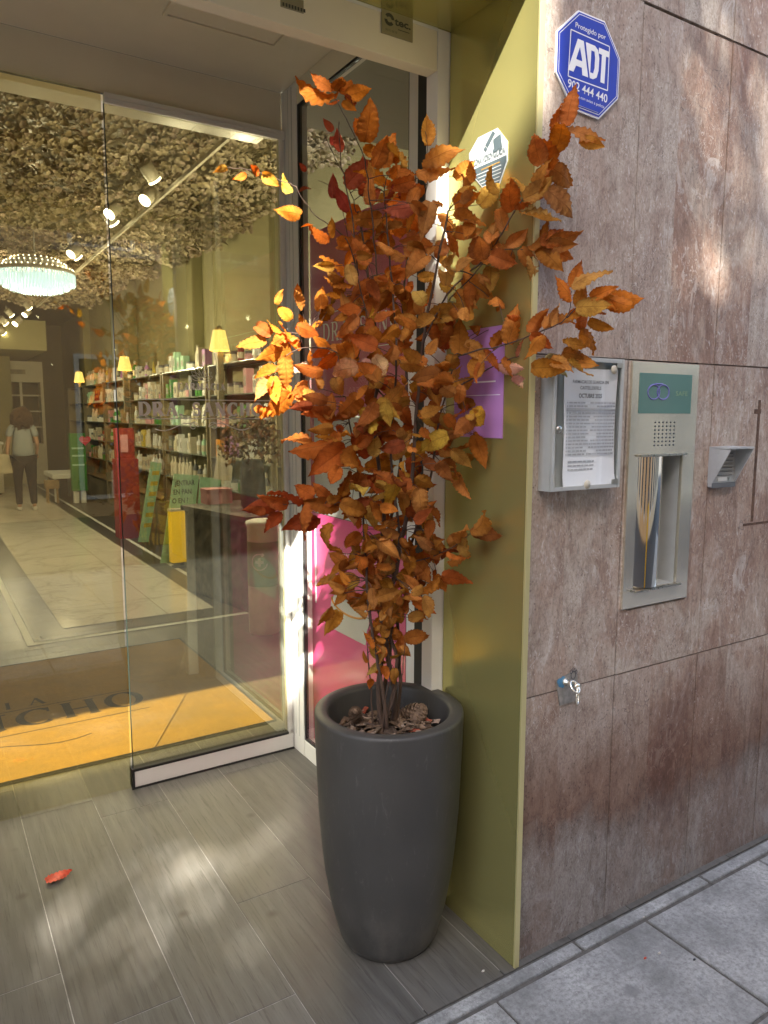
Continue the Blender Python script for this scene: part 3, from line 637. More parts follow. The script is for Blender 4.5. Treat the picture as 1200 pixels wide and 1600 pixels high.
serif(b, 'FARMACIA', (1.012, 3.0385, 1.652), X_, Z_, .026, .20); SW = 1.0
line2(b, [(-.262, .064), (.30, .064)], o_, X_, Z_, .0028); line2(b, [(-.262, -.013), (.30, -.013)], o_, X_, Z_, .0028)
fl = flourish(.95)
line2(b, fl, o_-Z_*.045, X_, Z_, .0032); line2(b, [(-x, y) for x, y in fl], o_-Z_*.045, X_, Z_, .0032)
for k in range(-3, 4):       # lotus
    a = k*.42; L_ = .062-.006*abs(k)
    pts = [(math.sin(a)*t*L_*1.15+math.cos(a)*s_*.010*math.sin(PI*t), .0+math.cos(a)*t*L_-math.sin(a)*s_*.010*math.sin(PI*t)) for s_ in (1, -1) for t in ([i/8 for i in range(9)] if s_ == 1 else [1-i/8 for i in range(9)])]
    line2(b, pts, (1.012, 3.0385, 1.692), X_, Z_, .0020)
b.build('etched_name', 'etch', sd)
b = B(); b.prism([(0, 0), (.055, 0), (.027, .05)], (.69, 3.0385, 1.50), X_*0+Z_*0+X_, Z_, (0, .0003, 0)) if False else None
fd = thing('fixed_glass_door', (-.5, DY, 0), 'frameless tinted glass pane left of the sliding leaf', 'window')
box('glass_pane', (-1.73, 3.040, -.001), (.6605, 3.050, 2.735), 'glass_left', fd)
box('floor_channel', (-1.73, 3.335, .0), (1.402, 3.348, .006), 'rubber', fd)

# side glazing
sg = thing('side_glazing', (SX, 2.5, 0), 'white framed side window between the sliding door and the gold reveal', 'window')
b = B(); b.box((1.4025, 2.922, .0), (1.452, 3.064, 2.8985)); b.build('corner_post', 'ral_white', sg, .0015)
b = B(); b.box((1.4015, 3.0, .08), (1.4022, 3.003, 2.89)); b.box((1.4012, 2.965, .08), (1.4022, 2.970, 2.89)); b.build('post_groove', 'alu', sg)
b = B(); b.box((SX, 1.96, .0), (1.45, 2.0955, 2.8985)); b.box((1.4025, 2.0, .09), (1.4048, 2.004, 2.89)); b.build('front_post', 'ral_white', sg, .001)
box('bottom_frame', (1.4035, 2.096, .0), (1.452, 2.9215, .078), 'ral_white', sg, .0015)
box('top_frame', (SX, 2.096, 2.808), (1.45, 2.9215, 2.8985), 'ceil', sg, .001)
b = B(); b.box((1.4062, 2.9085, .0785), (1.4215, 2.9215, 2.807)); b.box((1.4062, 2.1, .0785), (1.4215, 2.908, .0875)); b.box((1.4062, 2.1, 2.798), (1.4215, 2.908, 2.807)); b.box((1.4062, 2.0956, .0876), (1.4215, 2.1, 2.797)); b.build('gasket', 'gasket', sg)
box('glass_pane', (1.410, 2.1005, .088), (1.418, 2.908, 2.7975), 'glass', sg)

# displays behind the side glass (faces -X)
PX = 1.462
def yz(px, py, X=PX): p = at(px, py, 0, X); return p.y, p.z
dp = thing('mauve_window_banner', (PX, 2.5, 0), 'tall mauve banner with the shop name behind the side window', 'banner')
yL, zT = yz(484, 366); yR = 2.12
zM = yz(500, 650)[1]
box('banner_sheet', (PX, yR, zM), (PX+.004, yL, zT), 'mauve', dp)
b = B(); yc, zc = yz(541, 529, PX-.001)
serif(b, 'DRA. SANCHO', (PX-.001, yc-.17, zc), -Y_, Z_, .075, .74)
yl0, zl = yz(512, 490, PX-.001); b.box((PX-.0015, yc-.55, zl), (PX-.0008, yl0, zl+.003)); yl1, zl1 = yz(512, 548, PX-.001); b.box((PX-.0015, yc-.55, zl1-.012), (PX-.0008, yl0, zl1-.009))
b.build('shop_name', 'etch', dp)
wb = thing('white_window_board', (PX, 2.5, 0), 'plain white display board between the mauve banner and the magenta poster', 'display board')
zP = yz(486, 800)[1]
box('board_sheet', (PX+.001, 2.12, zP+.004), (PX+.018, yL-.02, zM-.004), 'offwhite', wb)
box('board_margin', (PX-.001, yL-.019, zP+.004), (PX+.018, yL+.02, zM-.004), 'mauve', wb)
mp_ = thing('magenta_serum_poster', (PX, 2.5, 0), 'magenta serum poster low behind the side window glass', 'poster')
box('poster_sheet', (PX, 2.12, .02), (PX+.004, yL+.03, zP), 'magenta', mp_)
yt, zt = yz(551, 862, PX-.001)
text('SERUM', (PX-.0005, yt-.05, zt), -Y_, Z_, .020, 'white', mp_, 'headline', width=.12)
text('REDENSIFICANTE', (PX-.0005, yt-.09, zt-.034), -Y_, Z_, .020, 'white', mp_, 'headline', width=.34)
text('Capilar', (PX-.0005, yt-.02, zt-.07), -Y_, Z_, .015, 'white', mp_, 'subtitle', width=.11)
b = B(); yj, zj = yz(540, 945, PX-.001)
b.prism([(.16*math.cos(a), .085*math.sin(a)) for a in [i*PI/14 for i in range(28)]], (PX-.002, yj-.03, zj-.03), -Y_, Z_, (.001, 0, 0)); b.prism([(-.15, 0), (.15, 0), (.135, -.10), (-.135, -.10)], (PX-.0025, yj-.03, zj-.03), -Y_, Z_, (.0005, 0, 0)); b.build('jar_print', 'offwhite', mp_)
b = B(); b.tube([(PX-.002, yj-.03+.15*math.cos(a), zj+.01+.05*math.sin(a)) for a in [PI+i*PI/16 for i in range(17)]], .005, 6); b.build('ring_print', 'orange', mp_)
b = B(); y1_, z1_ = yz(492, 830); b.box((PX-.0015, y1_-.012, zj-.05), (PX-.0005, y1_, z1_+.03)); b.build('white_rule', 'white', mp_)

# lilac flyer and camera sticker on the gold panel (faces -X)
fl_ = thing('lilac_flyer', (GX-.002, 1.6, 1.6), 'lilac flyer taped on the gold reveal behind the leaves', 'flyer')
p0, p1 = at(786, 566, 0, GX), at(785, 685, 0, GX)
box('flyer_sheet', (GX-.0025, p1.y-.002, p1.z), (GX-.0008, p1.y+.21, p1.z+.297), 'lilac', fl_)
b = B(); b.box((GX-.0031, p1.y+.01, p1.z+.115), (GX-.0026, p1.y+.20, p1.z+.117)); b.box((GX-.0031, p1.y+.03, p1.z+.15), (GX-.0026, p1.y+.12, p1.z+.154)); b.build('flyer_print', 'white', fl_)
vs_ = thing('camera_warning_sticker', (GX-.001, 1.6, 2.2), 'eight sided video surveillance sticker high on the gold reveal', 'sticker')
oc = [(777, 200), (793, 221), (793, 252), (779, 293), (762, 304), (733, 268), (733, 240), (747, 215)]
oc = [at(x, y, 0, GX-.0015) for x, y in oc]; vc_ = sum(oc, Vector())/8
loc2 = [(-(p.y-vc_.y), p.z-vc_.z) for p in oc]
B().prism(loc2, vc_, -Y_, Z_, (.0012, 0, 0)).build('sticker_sheet', 'sticker_w', vs_)
def clip(poly, z0, z1):
    out = poly
    for lim, sg_ in ((z0, 1), (z1, -1)):
        res = []
        for i in range(len(out)):
            a, b2 = out[i], out[(i+1) % len(out)]; da, db = (a[1]-lim)*sg_, (b2[1]-lim)*sg_
            if da >= 0: res.append(a)
            if da*db < 0: t = da/(da-db); res.append((a[0]+(b2[0]-a[0])*t, a[1]+(b2[1]-a[1])*t))
        out = res
    return out
zmin = min(p[1] for p in loc2); inner = [(x*.95, z*.95) for x, z in loc2]
b = B()
b.prism(clip(inner, zmin, -.008), vc_-X_*.0005, -Y_, Z_, (.0003, 0, 0))
# camera pictogram
def rot(pts, a, s, dx, dy): return [(dx+s*(x*math.cos(a)-y*math.sin(a)), dy+s*(x*math.sin(a)+y*math.cos(a))) for x, y in pts]
b.prism(rot([(-.5, -.16), (.5, -.24), (.5, .10), (-.5, .20)], .85, .040, .003, .050), vc_-X_*.0006, -Y_, Z_, (.0003, 0, 0))
b.prism(rot([(-.78, -.17), (-.56, -.17), (-.56, .17), (-.78, .17)], .85, .040, .003, .050), vc_-X_*.0006, -Y_, Z_, (.0003, 0, 0))
b.prism(rot([(0, 0), (.03, 0), (.03, -.035), (0, -.035)], .2, 1, .016, .045), vc_-X_*.0008, -Y_, Z_, (.0003, 0, 0))
b.prism([(.016, .012), (.042, .016), (.042, .024), (.016, .020)], vc_-X_*.0009, -Y_, Z_, (.0003, 0, 0)); b.prism([(.040, .008), (.048, .009), (.048, .034), (.040, .033)], vc_-X_*.0007, -Y_, Z_, (.0003, 0, 0))
b.build('camera_pictogram', 'sticker_g', vs_)
text('ZONA VIDEOVIGILADA', vc_-Z_*.001-X_*.0006, -Y_, Z_, .017, 'sticker_g', vs_, width=.128, bold=.01)
b = B()
for i, (w0, w1) in enumerate([(-.05, .05), (-.045, .05), (-.04, .05), (-.035, .045), (-.025, .045), (-.02, .04)]): b.box((vc_.x-.001, vc_.y-w1, vc_.z-.028-i*.009), (vc_.x-.0007, vc_.y-w0, vc_.z-.026-i*.009))
b.build('small_print', 'sticker_w', vs_)
b = B(); b.box((vc_.x-.001, vc_.y-.045, vc_.z-.020), (vc_.x-.0007, vc_.y+.03, vc_.z-.0165)); b.build('yellow_bar', 'mat', vs_)

# ================================================================== THINGS ON THE STONE WALL
al = thing('alarm_sign', (1.52, FY, 2.43), 'blue eight sided alarm company sign on the stone wall', 'sign')
oc = [(265, 50), (395, 105), (470, 290), (460, 490), (365, 588), (240, 540), (152, 355), (158, 150)]
oc = [at(820+x/3.158, y/3.158, 1, FY-.006) for x, y in oc]; ac = sum(oc, Vector())/8
lp = [(p.x-ac.x, p.z-ac.z) for p in oc]
B().prism(lp, ac, X_, Z_, (0, .005, 0)).build('sign_plate', 'white', al)
B().prism([(x*.965, z*.965) for x, z in lp], ac-Y_*.0012, X_, Z_, (0, .0009, 0)).build('blue_field', 'blue', al)
b = B(); k1 = [(x*.925, z*.925) for x, z in lp]
for i in range(8): line2(b, [k1[i], k1[(i+1) % 8]], ac-Y_*.0016, X_, Z_, .0016, 0)
sq = [at(820+x/3.158, y/3.158, 1, FY-.0075) for x, y in ((228, 145), (418, 230), (408, 447), (214, 375))]
for i in range(4):
    p, q = sq[i]-ac, sq[(i+1) % 4]-ac; line2(b, [(p.x, p.z), (q.x, q.z)], ac-Y_*.0016, X_, Z_, .0028, 0)
b.build('white_outline', 'white', al)
ex = ((sq[1]-sq[0])+(sq[2]-sq[3])).normalized(); ey = ex.cross(Y_)*-1
if ey.z < 0: ey = -ey
cq = sum(sq, Vector())/4; cq.y = FY-.0078
hq = ((sq[0]-sq[3]).length+(sq[1]-sq[2]).length)/2; wq = ((sq[1]-sq[0]).length+(sq[2]-sq[3]).length)/2
def lg(p):  # logo coordinates: 0..1 across, 0..1 up in the square
    return ((p[0]*1.06-.04)*wq-wq/2, (.13+(p[1]-.22)*1.28)*hq-hq/2)
b = B()
for poly in [[(.03, .20), (.17, .20), (.21, .34), (.36, .34), (.36, .20), (.50, .20), (.40, .78), (.22, .78)][:0] or [(.02, .22), (.15, .22), (.20, .34), (.20, .47), (.27, .68), (.27, .80), (.21, .80)], [(.27, .80), (.27, .68), (.34, .47), (.34, .34), (.36, .22), (.50, .22), (.35, .80)], [(.20, .34), (.34, .34), (.34, .45), (.20, .45)]]:
    b.prism([lg(p) for p in poly], cq, ex, ey, (0, .0004, 0))
for poly in [[(.44, .62), (.54, .22), (.54, .80), (.40, .80)], [(.54, .22), (.62, .22), (.62, .32), (.54, .32)], [(.54, .70), (.62, .70), (.62, .80), (.54, .80)],
             [(.62, .22), (.70, .27), (.74, .40), (.64, .42), (.62, .34)], [(.74, .40), (.74, .62), (.64, .60), (.64, .42)], [(.74, .62), (.70, .75), (.62, .80), (.62, .69), (.64, .60)]]:
    b.prism([lg(p) for p in poly], cq-Y_*.0001, ex, ey, (0, .0004, 0))
for poly in [[(.72, .70), (.98, .70), (.98, .80), (.72, .80)], [(.80, .22), (.90, .22), (.90, .70), (.80, .70)]]:
    b.prism([lg(p) for p in poly], cq-Y_*.0002, ex, ey, (0, .0004, 0))
b.build('logo', 'white', al)
def sgn(px, py): p = at(820+px/3.158, py/3.158, 1, FY-.0078); return p
def txt_between(s, a, b_, h, m='white', bold=.0):
    A_, B_ = sgn(*a), sgn(*b_); e = (B_-A_); text(s, (A_+B_)/2, e, e.normalized().cross(Y_)*-1 if (e.normalized().cross(Y_)*-1).z > 0 else e.normalized().cross(Y_), h, m, al, 'lettering', width=e.length, bold=bold, ex_t=0)
txt_between('Protegido por', (250, 133), (399, 197), .0125, bold=.006)
txt_between('902 444 440', (211, 428), (406, 508), .021, bold=.014)
txt_between('Alarma con aviso a policía', (222, 466), (392, 535), .0075)
b = B()
for k_ in range(2):
    A_, B_ = sgn(247, 512+k_*9), sgn(362, 556+k_*8); b.tube([A_, B_], .0006, 4)
b.build('small_print', 'white', al)

# notice board with the duty pharmacy list
nb = thing('notice_board', (1.55, FY, 1.5), 'shallow glazed notice board with the october duty pharmacy list', 'notice board')
NF = FY-.048
q = [at(*p, 1, NF) for p in ((868, 556), (978, 561), (967, 764), (860, 766))]
nx0, nx1, nz0, nz1 = (q[0].x+q[3].x)/2, (q[1].x+q[2].x)/2, (q[2].z+q[3].z)/2, (q[0].z+q[1].z)/2
b = B(); t_ = .011
b.box((nx0, NF+.006, nz0), (nx0+.004, FY, nz1)); b.box((nx1-.004, NF+.006, nz0), (nx1, FY, nz1)); b.box((nx0+.0041, NF+.006, nz0), (nx1-.0041, FY, nz0+.004)); b.box((nx0+.0041, NF+.006, nz1-.004), (nx1-.0041, FY, nz1))
b.build('case', 'alu', nb)
b = B(); b.box((nx0, NF, nz0), (nx0+t_, NF+.0055, nz1)); b.box((nx1-t_, NF, nz0), (nx1, NF+.0055, nz1)); b.box((nx0+t_+.0001, NF, nz0), (nx1-t_-.0001, NF+.0055, nz0+t_)); b.box((nx0+t_+.0001, NF, nz1-t_), (nx1-t_-.0001, NF+.0055, nz1)); b.build('door_frame', 'alu', nb, .001)
box('backing', (nx0+.0042, FY-.006, nz0+.0042), (nx1-.0042, FY-.001, nz1-.0042), 'board_in', nb)
box('pane', (nx0+t_, NF+.001, nz0+t_), (nx1-t_, NF+.004, nz1-t_), 'pane', nb)
b = B(); lx = nx0+t_+.008; lz = (nz0+nz1)/2-.012; b.lathe([(.0, 0), (.009, 0), (.009, .006), (.006, .008), (0, .008)], (0, 0, 0), 16, M=Matrix.Translation((lx, NF+.001, lz)) @ Matrix.Rotation(PI/2, 4, 'X')); b.box((lx-.010, NF-.003, lz-.012), (lx+.010, NF+.0008, lz+.006)); b.build('lock', 'steel_b', nb)
box('hinge', (nx1-t_-.022, NF-.002, nz1-t_-.012), (nx1-t_+.002, NF+.0008, nz1-t_), 'steel_b', nb); box('hinge', (nx1-t_-.022, NF-.002, nz0+t_), (nx1-t_+.002, NF+.0008, nz0+t_+.012), 'steel_b', nb)
ls = thing('duty_list_sheet', (1.5, NF+.01, 1.35), 'white printed duty pharmacy list inside the notice board', 'paper')
py0, py1 = at(874, 577, 1, FY-.012), at(953, 757, 1, FY-.012)
pl, pr_, pb, pt = at(871, 640, 1, FY-.012).x, at(952, 640, 1, FY-.012).x, at(912, 757, 1, FY-.012).z, at(912, 577, 1, FY-.012).z
PYN = NF+.0125
b = B(); n = 10
vs2 = []; fs2 = []
for j in range(n+1):
    for i in range(5):
        u, v = i/4, j/n; vs2.append((pl+(pr_-pl)*u, PYN-.003*math.sin(v*5+u*2)-.005*max(0, v*-1+.12)*10, pb+(pt-pb)*v))
for j in range(n):
    for i in range(4): fs2.append((j*5+i, j*5+i+1, j*5+i+6, j*5+i+5))
b.add(vs2, fs2, 0, True); b.add([(x, y+.0006, z) for x, y, z in vs2], [f[::-1] for f in fs2], 0, True)
b.build('sheet', 'paper', ls)
pw, phh = pr_-pl, pt-pb; TY = PYN-.0045
def tx(s, u, v, h, w, al_='CENTER', m='ink', bold=0.0): text(s, (pl+pw*u, TY, pb+phh*v), X_, Z_, h, m, ls, 'print', width=w*pw, align=al_, bold=bold)
tx('FARMACIAS DE GUARDIA EN', .46, .875, .0085, .68, bold=.02); tx('CASTELLDEFELS', .46, .825, .0085, .40, bold=.02); tx('OCTUBRE 2025', .46, .755, .011, .44, bold=.03)
b = B(); rr_ = random.Random(3)
for i in range(16):
    z = pb+phh*(.705-i*.0292); h = .0045
    b.box((pl+pw*.035, TY, z), (pl+pw*.05, TY+.0003, z+h))
    x = .07
    while x < .07+rr_.uniform(.26, .36): w = rr_.uniform(.04, .09); b.box((pl+pw*x, TY, z), (pl+pw*(x+w), TY+.0003, z+h)); x += w+.012
    x = rr_.uniform(.42, .62)
    while x < .93: w = rr_.uniform(.02, .07); b.box((pl+pw*x, TY, z), (pl+pw*min(x+w, .95), TY+.0003, z+h)); x += w+.010
for i in range(3):
    z = pb+phh*(.205-i*.034); x = .08
    while x < .55: w = rr_.uniform(.04, .09); b.box((pl+pw*x, TY, z), (pl+pw*(x+w), TY+.0003, z+.0045)); x += w+.012
b.build('list_rows', 'ink_l', ls)
b = B(); 
for i in range(17): z = pb+phh*(.726-i*.0292); b.box((pl+pw*.03, TY+.0004, z), (pl+pw*.96, TY+.0006, z+.00035))
b.box((pl+pw*.03, TY+.0007, pb+phh*.642), (pl+pw*.96, TY+.0009, pb+phh*.664)); b.build('row_rules', 'ink_l', ls)
for nm, u, v in (('round_sticker', .86, 1.0), ('round_sticker', .42, .012)):
    c = B().lathe([(0, 0), (.012, 0), (.012, .001), (0, .001)], (0, 0, 0), 20, M=Matrix.Translation((pl+pw*u, NF+.0008, pb+phh*v)) @ Matrix.Rotation(PI/2, 4, 'X'))
    c.build('round_sticker', 'cab', nb)

# dispensing hatch with intercom
dh = thing('dispensing_hatch', (1.87, FY, .98), 'tall stainless steel night dispensing hatch with teal display and curved drum', 'service hatch')
hx0_, hx1_, hz0, hz1 = 1.722, 2.022, .982, 1.702
ox0, ox1, oz0, oz1 = 1.765, 1.965, 1.035, 1.435
PF = FY-.009
b = B()
b.box((hx0_, PF, oz1), (hx1_, FY+.002, hz1)); b.box((hx0_, PF, hz0), (hx1_, FY+.002, oz0)); b.box((hx0_, PF, oz0+.0001), (ox0, FY+.002, oz1-.0001)); b.box((ox1, PF, oz0+.0001), (hx1_, FY+.002, oz1-.0001))
b.build('face_plate', 'steel', dh, .0012)
b = B(); b.box((ox0-.008, FY+.0025, oz0-.01), (ox0-.0003, FY+.15, oz1+.01)); b.box((ox1+.0003, FY+.0025, oz0-.01), (ox1+.006, FY+.15, oz1+.01)); b.box((ox0, FY+.14, oz0), (ox1, FY+.148, oz1)); b.box((ox0, FY+.0025, oz1+.0003), (ox1, FY+.14, oz1+.006)); b.box((ox0, FY-.008, oz0-.006), (ox1, FY+.14, oz0-.0003)); b.build('recess', 'alu', dh)
box('lower_lip', (ox0-.006, PF-.016, oz0-.004), (ox1+.004, PF-.0002, oz0+.0008), 'steel_b', dh, .0006); box('upper_lip', (ox0-.004, PF-.012, oz1-.004), (ox1+.006, PF-.0002, oz1+.002), 'steel_b', dh, .0006)
cxd = ox0+.072
b = B(); b.lathe([(.0715, .0), (.0715, oz1-oz0-.008)], (cxd, FY+.052, oz0+.003), 128); b.build('drum', 'mirror', dh)
e0, e1 = at(1000, 582, 1, PF), at(1078, 648, 1, PF)
sx0, sx1, sz0, sz1 = e0.x, e1.x, at(1037, 646, 1, PF).z, at(1037, 584, 1, PF).z
box('display', (sx0, PF-.0015, sz0), (sx1, PF-.0001, sz1), 'screen', dh)
b = B(); sc_ = Vector((sx0+(sx1-sx0)*.36, PF-.0024, (sz0+sz1)/2+.004))
for dx in (-.024, .018): b.tube([sc_+Vector((dx+.026*math.cos(a), 0, .021*math.sin(a))) for a in [i*PI/14 for i in range(28)]], .0020, 6, closed=True)
b.tube([sc_+Vector((-.02+.013*i*.3, 0, .0235)) for i in range(10)], .0018, 6); b.build('ring_logo', 'purple', dh)
text('SAFE', (sx0+(sx1-sx0)*.80, PF-.0018, sc_.z-.009), X_, Z_, .014, 'green_ink', dh, width=.055)
b = B(); g0, g1 = at(1024, 660, 1, PF), at(1052, 695, 1, PF)
for i in range(6):
    for j in range(7): b.lathe([(0, 0), (.0024, 0), (.0024, .0012), (0, .0012)], (0, 0, 0), 8, M=Matrix.Translation((g0.x+(g1.x-g0.x)*i/5, PF-.0001, g0.z+(g1.z-g0.z)*j/6)) @ Matrix.Rotation(PI/2, 4, 'X'))
b.build('speaker_holes', 'black', dh)

# second intercom with hood
ic = thing('hooded_intercom', (2.16, FY, 1.39), 'grey hooded door intercom with slatted speaker right of the steel hatch', 'intercom')
ix0, ix1, iz0, iz1 = 2.106, 2.226, 1.325, 1.452
b = B(); b.box((ix0, FY-.016, iz0), (ix1, FY, iz1)); b.build('base_plate', 'alu_l', ic, .002)
b = B(); dpth = .075
b.box((ix0-.001, FY-dpth, iz1-.004), (ix1+.001, FY, iz1+.001)) 
b.prism([(0, 0), (0, iz0+.018-iz1), (-.018, iz0+.018-iz1), (-dpth, -.002)], (ix0-.001, FY, iz1-.0042), Y_, Z_, (.004, 0, 0)); b.prism([(0, 0), (0, iz0+.018-iz1), (-.018, iz0+.018-iz1), (-dpth, -.002)], (ix1-.003, FY, iz1-.0042), Y_, Z_, (.004, 0, 0)); b.build('hood', 'alu_l', ic)
b = B()
for i in range(7): b.box((ix0+.026, FY-.0165, iz1-.022-i*.0115), (ix1-.018, FY-.0161, iz1-.016-i*.0115))
b.build('slat_gaps', 'black', ic)
b = B()
for i in range(7): z = iz1-.0155-i*.0115; b.add([(ix0+.026, FY-.0166, z), (ix1-.018, FY-.0166, z), (ix1-.018, FY-.021, z-.0045), (ix0+.026, FY-.021, z-.0045), (ix0+.026, FY-.0166, z-.0025), (ix1-.018, FY-.0166, z-.0025)], [(0, 1, 2, 3), (3, 2, 5, 4)])
b.build('louvre', 'alu_l', ic)
box('name_window', (ix0+.028, FY-.018, iz0+.019), (ix0+.075, FY-.0162, iz0+.031), 'offwhite', ic)
box('call_button', (ix1-.036, FY-.020, iz0+.019), (ix1-.024, FY-.0162, iz0+.031), 'sticker_w', ic, .001)
box('foot_cover', (ix0, FY-.019, iz0-.002), (ix1, FY-.0162, iz0+.014), 'dgrey', ic)

# tie ring on its plate
tr = thing('dog_tie_ring', (1.52, FY, .78), 'steel ring on a blue smeared plate screwed low on the stone wall', 'ring')
q = [at(*p, 1, FY-.003) for p in ((866, 1062), (903, 1041), (909, 1096), (873, 1107))]
b = B(); cc = sum(q, Vector())/4; b.prism([((p.x-cc.x)*.86, (p.z-cc.z)*.86) for p in q], cc, X_, Z_, (0, .0025, 0)); b.build('plate', simple('dusty_tie_plate', (.30, .28, .25), .5, .4, .25, 60), tr)
rc_ = at(878, 1066, 1, FY-.004)
b = B(); b.prism([(.017*math.cos(a)*(1+.2*math.sin(3*a)), .016*math.sin(a)*(1+.15*math.cos(5*a))) for a in [i*PI/12 for i in range(24)]], rc_-Y_*.0002, X_, Z_, (0, .0006, 0)); b.build('blue_paint', 'bluepaint', tr)
b = B(); b.lathe([(.011, 0), (.011, .006), (.006, .01), (.006, .038), (.009, .04), (.009, .05), (0, .05)], (0, 0, 0), 16, M=Matrix.Translation(rc_+X_*.012) @ Matrix.Rotation(PI/2, 4, 'X') @ Matrix.Rotation(.0, 4, 'Y')); b.build('eye_bolt', 'steel', tr)
rp_ = rc_+Vector((.016, -.045, -.004))
b = B(); b.tube([rp_+Vector((.021*math.cos(a)*.8, .012*math.cos(a), -.024+.026*math.sin(a))) for a in [i*PI/16 for i in range(32)]], .0032, 8, closed=True)
b.tube([rp_+Vector((-.012+.013*math.cos(a), .02*0+.012*math.sin(a), .004+.013*math.sin(a))) for a in [i*PI/12 for i in range(24)]], .0028, 8, closed=True)
b.build('hanging_ring', 'steel', tr)
b = B(); pp = at(896, 1053, 1, FY-.0045)
for dx, dz, r_ in ((0, -.004, .009), (-.009, .008, .0045), (-.002, .013, .0045), (.006, .011, .0045), (.011, .004, .004)): b.tube([pp+Vector((dx+r_*math.cos(a), 0, dz+r_*1.2*math.sin(a))) for a in [i*PI/8 for i in range(16)]], .0007, 5, closed=True)
b.build('paw_mark', 'ink', tr)
hl = thing('wall_conduit_stub', (1.345, FY, 2.4), 'short dark hole with torn edge between the gold trim and stone slab', 'hole')
q0 = at(842, 75, 1, FY-.001); b = B(); b.prism([(-.004, -.03), (.004, -.028), (.008, -.008), (.006, .012), (.009, .026), (.002, .034), (-.004, .03)], q0, X_, Z_, (0, .002, 0)); b.build('hole_face', 'black', hl)
# mark left by a removed fitting on the third slab column
gm = thing('removed_fitting_mark', (2.3, FY, 1.3), 'dark vertical scar where a fitting was removed from the stone', 'wall scar')
b = B(); q0, q1 = at(1183, 625, 1, FY-.0015), at(1175, 815, 1, FY-.0015)
b.box((q1.x-.008, FY-.0016, q1.z), (q1.x+.006, FY+.001, q0.z)); b.box((q1.x-.05, FY-.0018, q1.z-.012), (q1.x+.12, FY+.001, q1.z-.004)); b.box((q1.x-.028, FY-.0014, q0.z-.045), (q1.x+.01, FY+.001, q0.z-.030))
b.build('scar', simple('rust_brown_scar', (.10, .055, .035), .9, 0, .5, 60, .6), gm)

# ================================================================== PLANTER
PCX, PCY = 1.104, 1.734
pot = thing('planter', (PCX, PCY, 0), 'tall round anthracite planter tapering to its foot, in front of the gold reveal', 'plant pot')
prof = [(.122, .0), (.132, .005), (.147, .03), (.171, .12), (.189, .226), (.199, .325), (.206, .42), (.210, .53), (.2135, .62), (.215, .68), (.2155, .700), (.2145, .707), (.2105, .7105), (.184, .7105), (.178, .708), (.174, .700), (.169, .60), (.161, .55)]
b = B(); b.lathe(prof, (PCX, PCY, 0), 72, cap=True); b.build('pot_body', 'pot', pot)
mu = thing('bark_mulch', (PCX, PCY, .6), 'bark chips and dry leaf pieces covering the soil of the planter', 'mulch')
b = B(); n = 40; vs2 = [(PCX, PCY, .632)]; fs2 = []
for j in range(1, 7):
    for i in range(n):
        a = 2*PI*i/n; r_ = .166*j/6; vs2.append((PCX+r_*math.cos(a), PCY+r_*math.sin(a), .618-.02*(j/6)**2+.018*noise.noise(Vector((r_*math.cos(a)*22, r_*math.sin(a)*22, 3)))))
fs2 = [(0, 1+i, 1+(i+1) % n) for i in range(n)]
for j in range(5):
    for i in range(n): k_ = (i+1) % n; fs2.append((1+j*n+i, 1+(j+1)*n+i, 1+(j+1)*n+k_, 1+j*n+k_))
b.add(vs2, fs2, 0, True); b.build('soil_bed', 'soil', mu)
b = B(); rm = random.Random(11)
pal = [(.10, .06, .035), (.16, .10, .06), (.22, .15, .10), (.07, .045, .03), (.30, .22, .16), (.36, .08, .04), (.12, .08, .05)]
for i in range(520):
    a, r_ = rm.uniform(0, 2*PI), .160*math.sqrt(rm.random()); z = .622+rm.uniform(-.006, .020)+(.02*math.exp(-((r_-.06)/.05)**2))
    M = Matrix.Translation((PCX+r_*math.cos(a), PCY+r_*math.sin(a), z)) @ Matrix.Rotation(rm.uniform(0, 6.3), 4, 'Z') @ Matrix.Rotation(rm.uniform(-.7, .7), 4, 'X') @ Matrix.Rotation(rm.uniform(-.5, .5), 4, 'Y')
    l, w, t = rm.uniform(.006, .022), rm.uniform(.004, .011), rm.uniform(.001, .004); c = rm.choice(pal[:5] if rm.random() < .86 else pal)
    q_ = [(-l, -w*rm.uniform(.4, 1)), (l*rm.uniform(.6, 1), -w), (l, w*rm.uniform(.3, 1)), (-l*.7, w)]
    b.add([M @ Vector((x, y, 0)) for x, y in q_]+[M @ Vector((x*.9, y*.9, t)) for x, y in q_], [(0, 3, 2, 1), (4, 5, 6, 7), (0, 1, 5, 4), (1, 2, 6, 5), (2, 3, 7, 6), (3, 0, 4, 7)], 0, False, c)
b.build('bark_chips', 'chip', mu)
def cone(loc, tilt, rz, s, label):
    o = thing('pine_cone', loc, label, 'pine cone', 'pine cones on the mulch'); M0 = Matrix.Translation(loc) @ Matrix.Rotation(rz, 4, 'Z') @ Matrix.Rotation(tilt, 4, 'X')
    b = B(); L_ = .075*s
    for i in range(90):
        t = i/90; a = i*2.39996; rad = .030*s*math.sin(PI*min(1, t*.88+.12))**.8; z = L_*t
        M = M0 @ Matrix.Translation((0, 0, z)) @ Matrix.Rotation(a, 4, 'Z') @ Matrix.Rotation(-.5-t*.6, 4, 'Y')
        w = .0085*s*(1.1-t*.5)
        b.add([M @ Vector(p) for p in ((rad*.3, -w*.4, 0), (rad, -w, .001), (rad*1.12, 0, .002), (rad, w, .001), (rad*.3, w*.4, 0), (rad*.95, 0, -.003*s))], [(0, 1, 2, 3, 4), (1, 5, 2), (2, 5, 3), (0, 5, 1), (3, 5, 4)])
    b.build('cone_scales', 'cone', o)
cone((PCX+.065, PCY+.045, .655), 1.2, .9, 1.0, 'brown pine cone behind the stems on the mulch')
